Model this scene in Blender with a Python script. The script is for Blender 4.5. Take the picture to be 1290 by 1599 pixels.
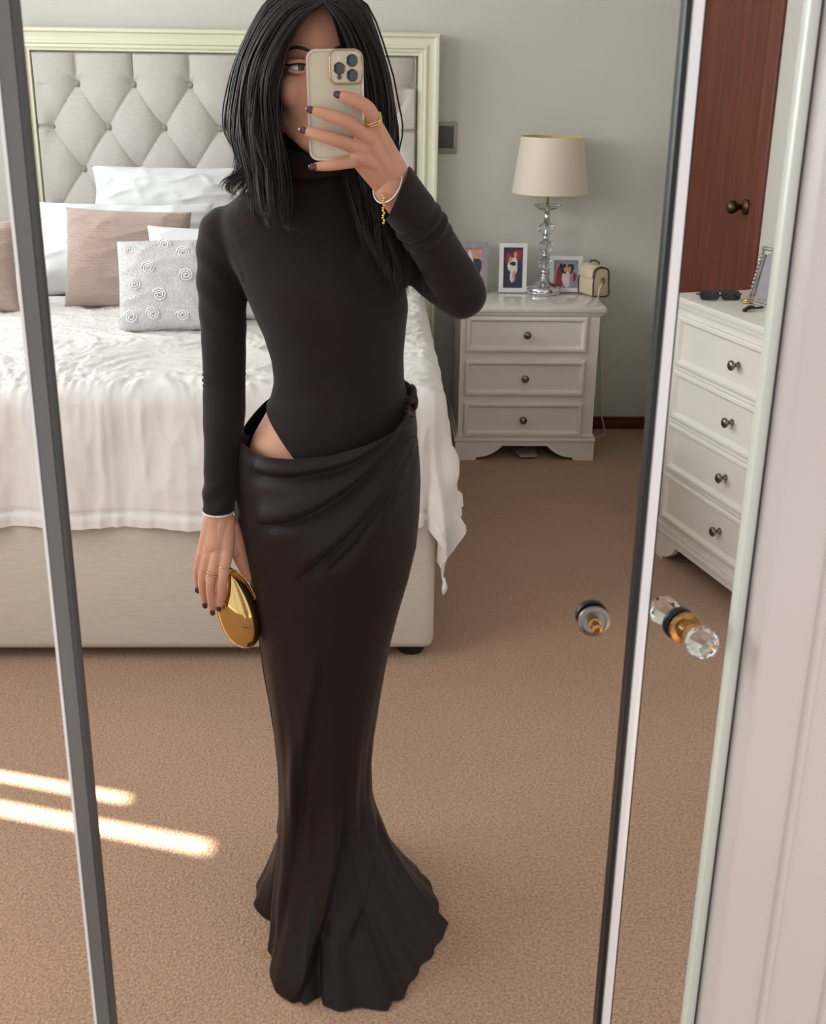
import bpy, bmesh, math, random
import numpy as np
from mathutils import Matrix, Vector
random.seed(4); RNG = np.random.default_rng(4)
for o in list(bpy.data.objects): bpy.data.objects.remove(o)
scene = bpy.context.scene
COL = scene.collection
PI = math.pi
# ------------------------------------------------------------------ camera
F, CX, CY, EYE = 1836., 645., 799.5, 1.55            # focal length in px of the 1290x1599 frame, eye height in m
PITCH, ROLL, YAW = math.radians(20.65), math.radians(-0.85), math.radians(2.1)
fw = np.array([math.sin(YAW)*math.cos(PITCH), math.cos(YAW)*math.cos(PITCH), -math.sin(PITCH)])
r0 = np.array([math.cos(YAW), -math.sin(YAW), 0.]); u0 = np.cross(r0, fw)
CR = r0*math.cos(ROLL)-u0*math.sin(ROLL); CU = u0*math.cos(ROLL)+r0*math.sin(ROLL)
CC = np.array([0, 0, EYE])
cam = bpy.data.cameras.new('camera'); co = bpy.data.objects.new('camera', cam); COL.objects.link(co)
cam.sensor_fit = 'HORIZONTAL'; cam.sensor_width = 36.; cam.lens = F/1290*36
cam.clip_start = .02; cam.clip_end = 60
co.matrix_world = Matrix(((CR[0], CU[0], -fw[0], 0), (CR[1], CU[1], -fw[1], 0), (CR[2], CU[2], -fw[2], EYE), (0, 0, 0, 1)))
cam.dof.use_dof = True; cam.dof.focus_distance = 2.2; cam.dof.aperture_fstop = 24
scene.camera = co
# ------------------------------------------------------------------ world, sun, window daylight, exposure
w = bpy.data.worlds.new('world'); scene.world = w; w.use_nodes = True
bg = w.node_tree.nodes['Background']; bg.inputs[0].default_value = (.97, .97, 1., 1); bg.inputs[1].default_value = .74
SUN_AZ = np.array([.955, -.295]); SUN_EL = math.radians(40)
sd = np.array([SUN_AZ[0]*math.cos(SUN_EL), SUN_AZ[1]*math.cos(SUN_EL), -math.sin(SUN_EL)])
sl = bpy.data.lights.new('sun', 'SUN'); sl.energy = 26; sl.angle = math.radians(.9); sl.color = (1, .96, .9)
so = bpy.data.objects.new('sun', sl); COL.objects.link(so)
so.rotation_euler = Vector(sd).to_track_quat('-Z', 'Y').to_euler(); so.location = (-6, 4, 5)
def area(name, loc, target, sx, sy, power, col):
    l = bpy.data.lights.new(name, 'AREA'); l.shape = 'RECTANGLE'; l.size = sx; l.size_y = sy; l.energy = power; l.color = col
    o = bpy.data.objects.new(name, l); COL.objects.link(o); o.location = loc
    o.rotation_euler = (Vector(target)-Vector(loc)).to_track_quat('-Z', 'Z').to_euler()
    return o
XL, YB, ZC = -2.15, 5.217, 2.55                     # left wall, back wall, ceiling
area('window_daylight', (XL+.05, 3.75, 1.55), (0, 3.6, 1.2), 1.7, 1.5, 40, (.90, .97, 1.))
area('side_window_daylight', (XL+.05, 1.7, 1.55), (0, 1.75, 1.1), 1.1, 1.5, 34, (.93, .97, 1.))
vs = scene.view_settings
vs.view_transform = 'Standard'; vs.look = 'None'; vs.exposure = 0.46; vs.gamma = 1; vs.use_curve_mapping = False
# ------------------------------------------------------------------ measuring: a ray of the lens met with a plane of the room
def ray(x, y): return fw+CR*((x-CX)/F)-CU*((y-CY)/F)
def P(x, y, Y): d = ray(x, y); return CC+d*(Y/d[1])
def PZ(x, y, Z): d = ray(x, y); return CC+d*((Z-EYE)/d[2])
def PX(x, y, X): d = ray(x, y); return CC+d*(X/d[0])
def pj(p): v = np.asarray(p)-CC; z = v@fw; return CX+F*(v@CR)/z, CY-F*(v@CU)/z
# ------------------------------------------------------------------ materials
def lin(r, g, b):
    f = lambda c: c/12.92 if c <= .04045 else ((c+.055)/1.055)**2.4
    return (f(r/255), f(g/255), f(b/255), 1)
def mat(name, col, rough=.6, metal=0, bump=None, var=None, sheen=0, trans=0, ior=1.45, coat=0, spec=.5, wave=None, sss=0, aniso=0, stretch=None):
    m = bpy.data.materials.new(name); m.use_nodes = True
    nt = m.node_tree; N = nt.nodes; L = nt.links; b = N['Principled BSDF']
    c = lin(*col); b.inputs['Base Color'].default_value = c
    b.inputs['Roughness'].default_value = rough; b.inputs['Metallic'].default_value = metal
    b.inputs['Sheen Weight'].default_value = sheen; b.inputs['Transmission Weight'].default_value = trans
    b.inputs['IOR'].default_value = ior; b.inputs['Coat Weight'].default_value = coat
    b.inputs['Specular IOR Level'].default_value = spec; b.inputs['Anisotropic'].default_value = aniso
    if sss: b.inputs['Subsurface Weight'].default_value = sss; b.inputs['Subsurface Radius'].default_value = (.01, .004, .002); b.inputs['Subsurface Scale'].default_value = .5
    tc = N.new('ShaderNodeTexCoord'); src = tc.outputs['Object']
    if stretch:
        mp = N.new('ShaderNodeMapping'); mp.inputs['Scale'].default_value = stretch; L.new(src, mp.inputs['Vector']); src = mp.outputs[0]
    if var is None: var = (6, .05)
    if var:
        n = N.new('ShaderNodeTexNoise'); n.inputs['Scale'].default_value = var[0]; n.inputs['Detail'].default_value = 4
        L.new(src, n.inputs['Vector'])
        r = N.new('ShaderNodeValToRGB'); r.color_ramp.elements[0].position = .3; r.color_ramp.elements[1].position = .7
        k = var[1]; c2 = lin(*var[2]) if len(var) > 2 else None
        r.color_ramp.elements[0].color = tuple(x*(1-k) for x in c[:3])+(1,)
        r.color_ramp.elements[1].color = c2 if c2 else tuple(min(1, x*(1+k)) for x in c[:3])+(1,)
        L.new(n.outputs['Fac'], r.inputs[0]); L.new(r.outputs[0], b.inputs['Base Color'])
    h = None
    if wave:
        wv = N.new('ShaderNodeTexWave'); wv.bands_direction = wave[3] if len(wave) > 3 else 'Z'; wv.inputs['Scale'].default_value = wave[0]; wv.inputs['Distortion'].default_value = wave[2]
        wv.inputs['Detail'].default_value = 2; wv.inputs['Detail Scale'].default_value = 3
        L.new(src, wv.inputs['Vector']); bp = N.new('ShaderNodeBump'); bp.inputs['Strength'].default_value = wave[1]; bp.inputs['Distance'].default_value = .004
        L.new(wv.outputs['Fac'], bp.inputs['Height']); h = bp; L.new(bp.outputs[0], b.inputs['Normal'])
    if bump:
        n2 = N.new('ShaderNodeTexNoise'); n2.inputs['Scale'].default_value = bump[0]; n2.inputs['Detail'].default_value = 3
        L.new(src, n2.inputs['Vector']); bp = N.new('ShaderNodeBump'); bp.inputs['Strength'].default_value = bump[1]
        bp.inputs['Distance'].default_value = bump[2] if len(bump) > 2 else .003
        L.new(n2.outputs['Fac'], bp.inputs['Height'])
        if h: L.new(h.outputs[0], bp.inputs['Normal'])
        L.new(bp.outputs[0], b.inputs['Normal'])
    return m
M = {}
M['wall'] = mat('wall_paint', (207, 204, 195), .85, var=(1.2, .03), bump=(220, .05, .001))
M['ceiling'] = mat('ceiling_paint', (230, 230, 226), .9)
M['cream'] = mat('cream_paint', (220, 216, 192), .38, var=(3, .03))
M['white_wood'] = mat('white_lacquer', (234, 228, 219), .35, var=(3, .03), coat=.15)
M['cupboard'] = mat('cupboard_paint', (204, 196, 192), .4, var=(3, .03))
M['gloss_white'] = mat('gloss_white_top', (226, 221, 214), .16, var=(3, .03), coat=.5)
M['white_frame'] = mat('white_frame', (226, 222, 220), .35, var=(4, .02))
M['linen'] = mat('linen_upholstery', (192, 185, 178), .9, var=(160, .07), bump=(500, .25, .001), sheen=.15, stretch=(.25, 1, 1.6))
M['base_linen'] = mat('base_linen', (198, 187, 173), .9, var=(120, .05), bump=(420, .25, .001), sheen=.1, stretch=(.3, 1, 1.6))
M['cotton'] = mat('white_cotton', (222, 222, 221), .85, var=(5, .02), bump=(60, .18, .003), sheen=.1)
M['duvet'] = mat('white_duvet', (222, 217, 211), .85, var=(4, .025), bump=(55, .35, .004), sheen=.1)
M['knit'] = mat('pink_knit', (180, 157, 145), .95, var=(7, .06), wave=(70, .55, .6), sheen=.2)
M['knit_plain'] = mat('pink_fabric', (190, 166, 154), .95, var=(7, .05), bump=(300, .2, .001))
M['rose'] = mat('rose_cushion', (206, 203, 202), .5, var=(9, .05), wave=(38, .5, 9, 'DIAGONAL'), bump=(24, .5, .008))
M['sequin'] = mat('sequin', (240, 240, 242), .18, metal=.25, var=(60, .05))
M['button'] = mat('tuft_button', (150, 142, 134), .85, var=(80, .08))
M['black_plastic'] = mat('black_plastic', (24, 24, 26), .35, var=(20, .1))
M['switch'] = mat('switch_grey', (78, 78, 76), .45, var=(15, .05))
M['switch_frame'] = mat('switch_frame', (150, 146, 140), .35, metal=.4, var=(15, .05))
M['chrome'] = mat('chrome', (215, 215, 218), .08, metal=1, var=(30, .02))
M['nickel'] = mat('aged_nickel', (130, 122, 116), .3, metal=1, var=(50, .15))
M['crystal'] = mat('crystal', (245, 248, 250), .03, trans=1, ior=1.5, var=False)
M['shade'] = mat('satin_shade', (226, 212, 195), .5, var=(3, .02), sheen=.3, wave=(60, .05, .3, 'X'))
M['shade_in'] = mat('shade_lining', (216, 196, 128), .6)
M['gold'] = mat('gold', (222, 186, 122), .07, metal=1, var=(5, .02))
M['antique'] = mat('antique_brass', (104, 82, 56), .35, metal=1, var=(40, .2))
M['brass'] = mat('brass', (164, 126, 76), .25, metal=1, var=(40, .12))
M['bagcream'] = mat('cream_leather', (214, 196, 170), .5, var=(12, .05), bump=(250, .1, .001))
M['bagdark'] = mat('dark_leather', (62, 56, 52), .5, var=(12, .08))
M['mahogany'] = mat('red_mahogany', (104, 50, 33), .4, var=(7, .28), stretch=(6, 6, .35), bump=(40, .04, .001), coat=.1)
M['mahogany_dark'] = mat('dark_mahogany', (98, 48, 36), .4, var=(7, .25), stretch=(.4, 6, 6))
M['skin'] = mat('skin', (196, 144, 118), .5, var=(30, .05), sss=.12, bump=(300, .05, .0005), spec=.4)
M['lip'] = mat('lip', (168, 96, 92), .4)
M['jersey'] = mat('brown_jersey', (35, 24, 23), .78, var=(9, .06), sheen=.1, bump=(900, .05, .0005), spec=.18)
M['satin'] = mat('brown_satin', (31, 18, 16), .5, var=(5, .05), sheen=.03, spec=.24, bump=(24, .1, .003), stretch=(1, 1, .3))
M['hair'] = mat('dark_hair', (31, 24, 21), .45, var=(40, .35), spec=.35)
M['hair_base'] = mat('dark_hair_base', (20, 17, 16), .7, var=(60, .3))
M['nail'] = mat('burgundy_polish', (74, 18, 30), .15, coat=.6)
M['eye'] = mat('eye_white', (222, 216, 210), .2)
M['iris'] = mat('iris', (70, 62, 52), .15)
M['liner'] = mat('eyeliner', (26, 20, 20), .6)
M['phone'] = mat('phone_back', (196, 184, 160), .3, var=(2, .02), coat=.4)
M['phone_case'] = mat('clear_case_rim', (206, 186, 172), .2, var=(9, .05), metal=.25)
M['phone_gold'] = mat('phone_gold', (176, 146, 110), .25, metal=.8)
M['lens'] = mat('lens_glass', (16, 17, 20), .06, coat=1)
M['screen'] = mat('screen_glass', (12, 12, 14), .06)
M['strip_grey'] = mat('mirror_edge_grey', (106, 104, 102), .4, metal=.1, var=(3, .1))
M['strip_dark'] = mat('mirror_edge_dark', (70, 69, 69), .4, metal=.1, var=(3, .15))
M['silver'] = mat('aluminium', (228, 227, 226), .3, metal=.1, var=(5, .03))
M['black_edge'] = mat('black_edge', (14, 14, 18), .4, var=(9, .2))
M['glass_edge'] = mat('pale_bevel', (216, 221, 210), .25, var=(3, .03))
M['paper'] = mat('paper', (205, 200, 194), .8)
M['cable'] = mat('cable', (206, 196, 182), .6)
M['sunglass'] = mat('sunglass', (22, 24, 28), .15, coat=.5)
M['silver_frame'] = mat('ornate_silver', (170, 166, 158), .3, metal=.8, var=(60, .25), bump=(160, .6, .003))
M['photo_navy'] = mat('print_navy', (46, 48, 64), .35, var=(40, .3))
M['photo_grey'] = mat('print_grey', (150, 146, 152), .35, var=(30, .12))
M['photo_red'] = mat('print_red', (150, 40, 44), .35, var=(60, .25))
M['photo_skin'] = mat('print_skin', (196, 150, 132), .35, var=(60, .15))
M['photo_white'] = mat('print_white', (216, 208, 206), .35, var=(60, .1))
M['photo_hair'] = mat('print_hair', (44, 30, 30), .35, var=(60, .3))
M['blind'] = mat('roller_blind', (230, 228, 222), .8)
# carpet: looped pile
def carpet():
    m = mat('carpet', (192, 152, 120), .95, var=(2.2, .05), sheen=.25)
    nt = m.node_tree; N = nt.nodes; L = nt.links; b = N['Principled BSDF']
    tc = N['Texture Coordinate']; base = b.inputs['Base Color'].links[0].from_socket
    v = N.new('ShaderNodeTexNoise'); v.inputs['Scale'].default_value = 165; v.inputs['Detail'].default_value = 3; v.inputs['Roughness'].default_value = .6
    L.new(tc.outputs['Object'], v.inputs['Vector'])
    r = N.new('ShaderNodeValToRGB'); r.color_ramp.elements[0].position = .34; r.color_ramp.elements[0].color = (.50, .48, .46, 1)
    r.color_ramp.elements[1].position = .62; r.color_ramp.elements[1].color = (1.1, 1.1, 1.1, 1)
    L.new(v.outputs['Fac'], r.inputs[0])
    mx = N.new('ShaderNodeMix'); mx.data_type = 'RGBA'; mx.blend_type = 'MULTIPLY'; mx.inputs['Factor'].default_value = .8
    L.new(base, mx.inputs['A']); L.new(r.outputs[0], mx.inputs['B']); L.new(mx.outputs['Result'], b.inputs['Base Color'])
    bp = N.new('ShaderNodeBump'); bp.inputs['Strength'].default_value = .9; bp.inputs['Distance'].default_value = .009
    L.new(v.outputs['Fac'], bp.inputs['Height']); L.new(bp.outputs[0], b.inputs['Normal'])
    return m
M['carpet'] = carpet()
# ------------------------------------------------------------------ mesh helpers: a shape is (verts Nx3, faces)
ROOT = {}
def _link(o, parent):
    COL.objects.link(o)
    if parent is not None: o.parent = parent
def obj(name, shape, m, parent=None, smooth=True, loc=None, angle=None):
    V, Fs = shape; V = np.asarray(V, float)
    base = np.zeros(3)
    if parent is not None: base = ROOT[parent.name]
    if loc is None: loc = base if parent is not None else np.array([(V[:, 0].min()+V[:, 0].max())/2, (V[:, 1].min()+V[:, 1].max())/2, V[:, 2].min()])
    loc = np.asarray(loc, float)
    me = bpy.data.meshes.new(name); me.from_pydata((V-loc).tolist(), [], [list(map(int, f)) for f in Fs])
    ms = m if isinstance(m, (list, tuple)) else [m]
    for k in ms: me.materials.append(M[k])
    if smooth: me.polygons.foreach_set('use_smooth', [True]*len(me.polygons))
    if smooth and angle: me.set_sharp_from_angle(angle=math.radians(angle))
    o = bpy.data.objects.new(name, me); _link(o, parent); o.location = loc-base; ROOT[o.name] = loc
    return o
def thing(name, label, cat, loc, group=None):
    o = bpy.data.objects.new(name, None); COL.objects.link(o); o.empty_display_size = .05
    o.location = loc; ROOT[o.name] = np.asarray(loc, float); return tag(o, label, cat, group)
def tag(o, label, cat, group=None):
    o['label'] = label; o['category'] = cat
    if group: o['group'] = group
    return o
def struct(o, label=None, cat=None):
    o['kind'] = 'structure'
    if label: o['label'] = label
    if cat: o['category'] = cat
    return o
def merge(*shapes):
    V = []; Fs = []; n = 0
    for v, f in shapes:
        v = np.asarray(v); V.append(v); Fs += [tuple(i+n for i in q) for q in f]; n += len(v)
    return np.concatenate(V), Fs
def box(x0, x1, y0, y1, z0, z1, bev=0, seg=2):
    V = np.array([(x, y, z) for x in (x0, x1) for y in (y0, y1) for z in (z0, z1)], float)
    Fs = [(0, 1, 3, 2), (4, 6, 7, 5), (0, 4, 5, 1), (2, 3, 7, 6), (0, 2, 6, 4), (1, 5, 7, 3)]
    if bev:
        bm = bmesh.new(); vs_ = [bm.verts.new(v) for v in V]
        for f in Fs: bm.faces.new([vs_[i] for i in f])
        bmesh.ops.bevel(bm, geom=bm.edges[:], offset=bev, segments=seg, profile=.5, affect='EDGES')
        return from_bm(bm)
    return V, Fs
def from_bm(bm):
    bm.verts.ensure_lookup_table(); bm.verts.index_update()
    V = np.array([v.co[:] for v in bm.verts]); Fs = [tuple(v.index for v in f.verts) for f in bm.faces]; bm.free(); return V, Fs
def gridf(nu, nv, closed_u=False):
    Fs = []
    for j in range(nv-1):
        for i in range(nu if closed_u else nu-1):
            a = j*nu+i; b = j*nu+(i+1) % nu; Fs.append((a, b, b+nu, a+nu))
    return Fs
def lathe(prof, n=32, c=(0, 0, 0), caps=True):
    a = np.linspace(0, 2*PI, n, endpoint=False); V = []
    for r, z in prof: V.append(np.stack([c[0]+r*np.cos(a), c[1]+r*np.sin(a), np.full(n, c[2]+z)], 1))
    V = np.concatenate(V); Fs = gridf(n, len(prof), True)
    if caps: Fs = Fs+[tuple(range(n))[::-1], tuple(range(n*(len(prof)-1), n*len(prof)))]
    return V, Fs
def ell(c, r, n=20, m=12, rot=None):
    t = np.linspace(0.02, PI-.02, m); prof = [(math.sin(a), -math.cos(a)) for a in t]
    V, Fs = lathe(prof, n); V = V*np.asarray(r)
    if rot is not None: V = V@np.asarray(rot).T
    return V+np.asarray(c), Fs
def frames(path):
    path = np.asarray(path, float); T = np.gradient(path, axis=0); T /= np.linalg.norm(T, axis=1)[:, None]+1e-12
    a = np.array([0, 0, 1.]) if abs(T[0, 2]) < .9 else np.array([1., 0, 0])
    n = np.cross(T[0], a); n /= np.linalg.norm(n); Ns = []
    for t in T:
        n = n-t*(n@t); n /= np.linalg.norm(n)+1e-12; Ns.append(n)
    Ns = np.array(Ns); return T, Ns, np.cross(T, Ns)
def tube(path, r, n=10, caps=True):
    path = np.asarray(path, float); r = np.broadcast_to(np.asarray(r, float), (len(path),))
    T, A, B = frames(path); a = np.linspace(0, 2*PI, n, endpoint=False)
    V = path[:, None, :]+r[:, None, None]*(np.cos(a)[None, :, None]*A[:, None, :]+np.sin(a)[None, :, None]*B[:, None, :])
    V = V.reshape(-1, 3); Fs = gridf(n, len(path), True)
    if caps: Fs = Fs+[tuple(range(n))[::-1], tuple(range(n*(len(path)-1), n*len(path)))]
    return V, Fs
def spline(pts, n):
    p = np.asarray(pts, float); k = len(p); p = np.vstack([2*p[0]-p[1], p, 2*p[-1]-p[-2]])
    t = np.linspace(0, k-1-1e-9, n); i = t.astype(int); f = (t-i)[:, None]
    a, b, c, d = p[i], p[i+1], p[i+2], p[i+3]
    return .5*((2*b)+(c-a)*f+(2*a-5*b+4*c-d)*f*f+(3*b-3*c+d-a)*f**3)
def chain(pts, n=18, sides=14):
    """a tapered limb with round ends through (x,y,z,r) joints"""
    s = spline(pts, n); path = s[:, :3]; r = s[:, 3]
    d0 = path[0]-path[1]; d0 /= np.linalg.norm(d0); d1 = path[-1]-path[-2]; d1 /= np.linalg.norm(d1)
    pre = [path[0]+d0*r[0]*k for k in (.98, .8, .45)]; prr = [r[0]*q for q in (.15, .6, .89)]
    post = [path[-1]+d1*r[-1]*k for k in (.45, .8, .98)]; por = [r[-1]*q for q in (.89, .6, .15)]
    return tube(np.vstack([pre, path, post]), np.concatenate([prr, r, por]), sides)
def rotz(a): c, s = math.cos(a), math.sin(a); return np.array([[c, -s, 0], [s, c, 0], [0, 0, 1]])
def rotx(a): c, s = math.cos(a), math.sin(a); return np.array([[1, 0, 0], [0, c, -s], [0, s, c]])
def roty(a): c, s = math.cos(a), math.sin(a); return np.array([[c, 0, s], [0, 1, 0], [-s, 0, c]])
def xf(shape, R=None, t=(0, 0, 0), s=1):
    V = np.asarray(shape[0])*s
    if R is not None: V = V@np.asarray(R).T
    return V+np.asarray(t), shape[1]
def remesh(shapes, voxel, smooth=6, fac=.5):
    V, Fs = merge(*shapes); me = bpy.data.meshes.new('tmp'); me.from_pydata(V.tolist(), [], [list(map(int, f)) for f in Fs])
    bm = bmesh.new(); bm.from_mesh(me); bmesh.ops.recalc_face_normals(bm, faces=bm.faces[:]); bm.to_mesh(me); bm.free()
    o = bpy.data.objects.new('tmp', me); COL.objects.link(o)
    md = o.modifiers.new('r', 'REMESH'); md.mode = 'VOXEL'; md.voxel_size = voxel; md.adaptivity = 0
    if smooth: ms = o.modifiers.new('s', 'SMOOTH'); ms.iterations = smooth; ms.factor = fac
    dg = bpy.context.evaluated_depsgraph_get(); e = o.evaluated_get(dg); m2 = e.to_mesh()
    n = len(m2.vertices); V = np.empty(n*3); m2.vertices.foreach_get('co', V); V = V.reshape(-1, 3).copy()
    Fs = [tuple(p.vertices) for p in m2.polygons]; e.to_mesh_clear()
    bpy.data.objects.remove(o); bpy.data.meshes.remove(me); return V, Fs
_NT = RNG.random((64, 64, 64))
def vnoise(p):
    p = np.asarray(p, float); i = np.floor(p).astype(int); f = p-i; f = f*f*(3-2*f); r = 0
    for dx in (0, 1):
        for dy in (0, 1):
            for dz in (0, 1):
                wt = (f[..., 0] if dx else 1-f[..., 0])*(f[..., 1] if dy else 1-f[..., 1])*(f[..., 2] if dz else 1-f[..., 2])
                r = r+wt*_NT[(i[..., 0]+dx) % 64, (i[..., 1]+dy) % 64, (i[..., 2]+dz) % 64]
    return r*2-1
def sstep(x): x = np.clip(x, 0, 1); return x*x*(3-2*x)
def normals(V, Fs):
    N = np.zeros_like(V); Q = np.array([q[:3] for q in Fs]); n = np.cross(V[Q[:, 1]]-V[Q[:, 0]], V[Q[:, 2]]-V[Q[:, 0]])
    for k in range(3): np.add.at(N, Q[:, k], n)
    return N/(np.linalg.norm(N, axis=1)[:, None]+1e-12)
def prism(outline, axis, a0, a1, bev=0):
    """outline: 2-D points; axis: 0/1/2 the extrusion axis"""
    n = len(outline); V = []
    for a in (a0, a1):
        for p, q in outline: V.append({0: (a, p, q), 1: (p, a, q), 2: (p, q, a)}[axis])
    Fs = [tuple(range(n)), tuple(range(2*n-1, n-1, -1))]+[(i, n+i, n+(i+1) % n, (i+1) % n) for i in range(n)]
    bm = bmesh.new(); vs_ = [bm.verts.new(v) for v in V]
    for f in Fs: bm.faces.new([vs_[i] for i in f])
    bmesh.ops.recalc_face_normals(bm, faces=bm.faces[:])
    if bev: bmesh.ops.bevel(bm, geom=bm.edges[:], offset=bev, segments=2, profile=.5, affect='EDGES')
    return from_bm(bm)
def rrect(w, h, r, n=6):
    pts = []
    for cx, cy, a0 in ((w/2-r, h/2-r, 0), (-w/2+r, h/2-r, PI/2), (-w/2+r, -h/2+r, PI), (w/2-r, -h/2+r, 1.5*PI)):
        for k in range(n+1): a = a0+PI/2*k/n; pts.append((cx+r*math.cos(a), cy+r*math.sin(a)))
    return pts
# ================================================================== the setting
floor = struct(obj('floor', box(-2.4, 2.6, -.9, YB+.1, -.05, 0), 'carpet', smooth=False, loc=(0, 0, 0)), 'beige brown looped carpet covering the whole bedroom floor', 'carpet')
XE = 1.315                                            # where the back wall ends in a corner
struct(obj('wall_back', box(XL-.1, XE, YB, YB+.1, 0, ZC), 'wall', smooth=False), 'pale grey painted wall behind the bed and bedside cabinet', 'wall')
e1 = np.array([.257, -.966, 0]); e1 /= np.linalg.norm(e1); e2 = np.array([-e1[1], e1[0], 0])   # along the chest front towards us, into the chest
FC = PZ(1021, 858, 0); FC[2] = 0
def LD(shape):                                        # chest frame -> room
    V = np.asarray(shape[0]); return FC+V[:, :1]*e1+V[:, 1:2]*e2+V[:, 2:]*np.array([0, 0, 1.]), shape[1]
WD = .455                                             # wall face behind the chest
struct(obj('wall_right', merge(LD(box(-.27, 1.6, WD, WD+.1, 0, ZC)), LD(box(-.86, -.27, WD, WD+.1, 2.1, ZC))), 'wall', smooth=False), 'pale grey wall behind the tall chest of drawers', 'wall')
tend = FC+e1*-.86+e2*WD
ret = np.array([[tend[0], tend[1]], [XE, YB], [XE+.08, YB], [tend[0]+.08, tend[1]+.02]])
struct(obj('wall_corner', prism([tuple(p) for p in ret], 2, 0, ZC), 'wall', smooth=False), 'narrow pale wall return between the back wall and the wooden door', 'wall')
# left wall (out of the picture) with two blinds drawn and one added boarded shutter, its gaps shaped to cast the sun streaks
S1, S2 = (2.626, 2.680), (2.748, 2.790)
wl = merge(box(XL-.1, XL, -.2, 2.45, 0, ZC), box(XL-.1, XL, 2.95, YB, 0, ZC), box(XL-.1, XL, 2.45, 2.95, 0, .2), box(XL-.1, XL, 2.45, 2.95, 1.75, ZC))
struct(obj('wall_left', wl, 'wall', smooth=False), 'pale grey wall with the windows at the left of the bed', 'wall')
for nm, a, b in (('window_1', 2.95, 4.55), ('window_2', 1.1, 2.3)):
    wn = struct(obj(nm, merge(box(XL, XL+.03, a, b, .78, .82), box(XL, XL+.03, a, b, 2.28, 2.32), box(XL, XL+.03, a, a+.04, .82, 2.28), box(XL, XL+.03, b-.04, b, .82, 2.28)), 'white_frame', smooth=False), 'white window frame with a pale blind drawn down', 'window')
    obj('blind', box(XL, XL+.01, a+.04, b-.04, .82, 2.28), 'blind', wn, smooth=False)
w3 = struct(obj('added_slit_window', merge(box(XL-.1, XL+.02, 2.41, 2.45, .16, 1.79), box(XL-.1, XL+.02, 2.95, 2.99, .16, 1.79), box(XL-.1, XL+.02, 2.45, 2.95, 1.75, 1.79), box(XL-.1, XL+.02, 2.45, 2.95, .16, .2)), 'white_frame', smooth=False), 'unseen white shutter added so its gaps cast two thin sun streaks onto the carpet', 'window')
for a, b, z0, z1 in ((2.45, S1[0], .2, 1.75), (S1[1], S2[0], .2, 1.75), (S2[1], 2.95, .2, 1.75), (S1[0], S1[1], 1.60, 1.75), (S2[0], S2[1], 1.42, 1.75)):
    obj('board', box(XL-.02, XL-.008, a, b, z0, z1), 'white_frame', w3, smooth=False)
struct(obj('ceiling', box(XL-.1, 2.4, .8, YB+.1, ZC, ZC+.06), 'ceiling', smooth=False), 'white ceiling above the bed', 'ceiling')
struct(obj('baseboard_back', merge(box(XL, XE, YB-.014, YB, 0, .044, .004), box(XL, XE, YB-.009, YB, .044, .058, .003)), 'mahogany_dark', angle=40), 'dark red wooden skirting board along the back wall', 'skirting board')
# wooden door in the right wall
dr = obj('door_1', LD(box(-.86, -.36, WD+.03, WD+.07, .01, 2.1)), 'mahogany', smooth=False)
struct(dr, 'dark red mahogany door behind the tall chest of drawers', 'door')
obj('door_jamb', LD(box(-.345, -.27, WD-.012, WD+.1, 0, 2.1, .004)), 'mahogany', dr, angle=40)
obj('door_stop', LD(box(-.358, -.345, WD+.02, WD+.1, 0, 2.1)), 'mahogany_dark', dr, smooth=False)
kz = P(1165, 327, 4.2)[2]
def yl(prof, c, n=24):                                # lathe whose axis sticks out of the chest front / door face (-e2)
    V, Fs = lathe(prof, n); V = np.stack([V[:, 0], -V[:, 2], V[:, 1]], 1); return LD((V+np.asarray(c), Fs))
kb = obj('door_knob', yl([(.027, 0), (.027, .006), (.019, .010), (.010, .014), (.010, .03), (.017, .038), (.023, .05), (.024, .062), (.019, .072), (.006, .076)], (-.43, WD+.03, kz)), 'antique', dr)
kb['label'] = 'aged brass door knob on a round rose'
obj('strike_plate', LD(box(-.358, -.346, WD+.014, WD+.02, kz-.035, kz+.035)), 'antique', dr, smooth=False)
# ================================================================== mirror doors in front
YM = .8
def stile(x0, x1, y0, y1, name, m, par, bev=.0015): return obj(name, box(x0, x1, y0, y1, .03, 2.2, bev), m, par, angle=40)
md = thing('mirror_door', 'wide mirror door with a dark edge strip and a bare brass knob stem', 'mirror door', (0, YM, 0))
stile(-.2365, -.2255, YM, YM+.012, 'edge_strip', 'strip_grey', md)
stile(-.2262, -.2225, YM+.001, YM+.016, 'edge_strip', 'strip_dark', md)
stile(-.2385, -.2363, YM-.001, YM+.012, 'edge_strip', 'silver', md, .0004)
stile(.1970, .2008, YM, YM+.016, 'edge_strip', 'black_edge', md, .0008)
obj('bottom_rail', box(-.2365, .2008, YM, YM+.016, 0, .03, .002), 'strip_grey', md, angle=40)
obj('top_rail', box(-.2365, .2008, YM, YM+.016, 2.2, 2.23, .002), 'strip_grey', md, angle=40)
def ylat(prof, c, n=28):                              # lathe with its axis along -Y
    V, Fs = lathe(prof, n); return np.stack([V[:, 0], -V[:, 2], V[:, 1]], 1)+np.asarray(c), Fs
kc = P(927, 969, YM)
obj('knob_reflection', ylat([(.0118, -.012), (.0125, -.011), (.0125, -.007), (.0118, -.006)], kc), 'black_edge', md, angle=40)  # black solid disc standing in for the knob's reflection in the mirror
kp = obj('knob_plate', ylat([(.0118, 0), (.0126, .001), (.0122, .0028), (.0095, .0036), (.009, .0030), (.0045, .0030), (.0042, .004)], kc), 'nickel', md, angle=40)
obj('knob_stem', ylat([(.0046, .003), (.0046, .006), (.0030, .0065), (.0030, .011), (.0038, .0115), (.0038, .0155), (.0022, .016), (.0022, .013)], kc), 'brass', md, angle=40)
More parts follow.
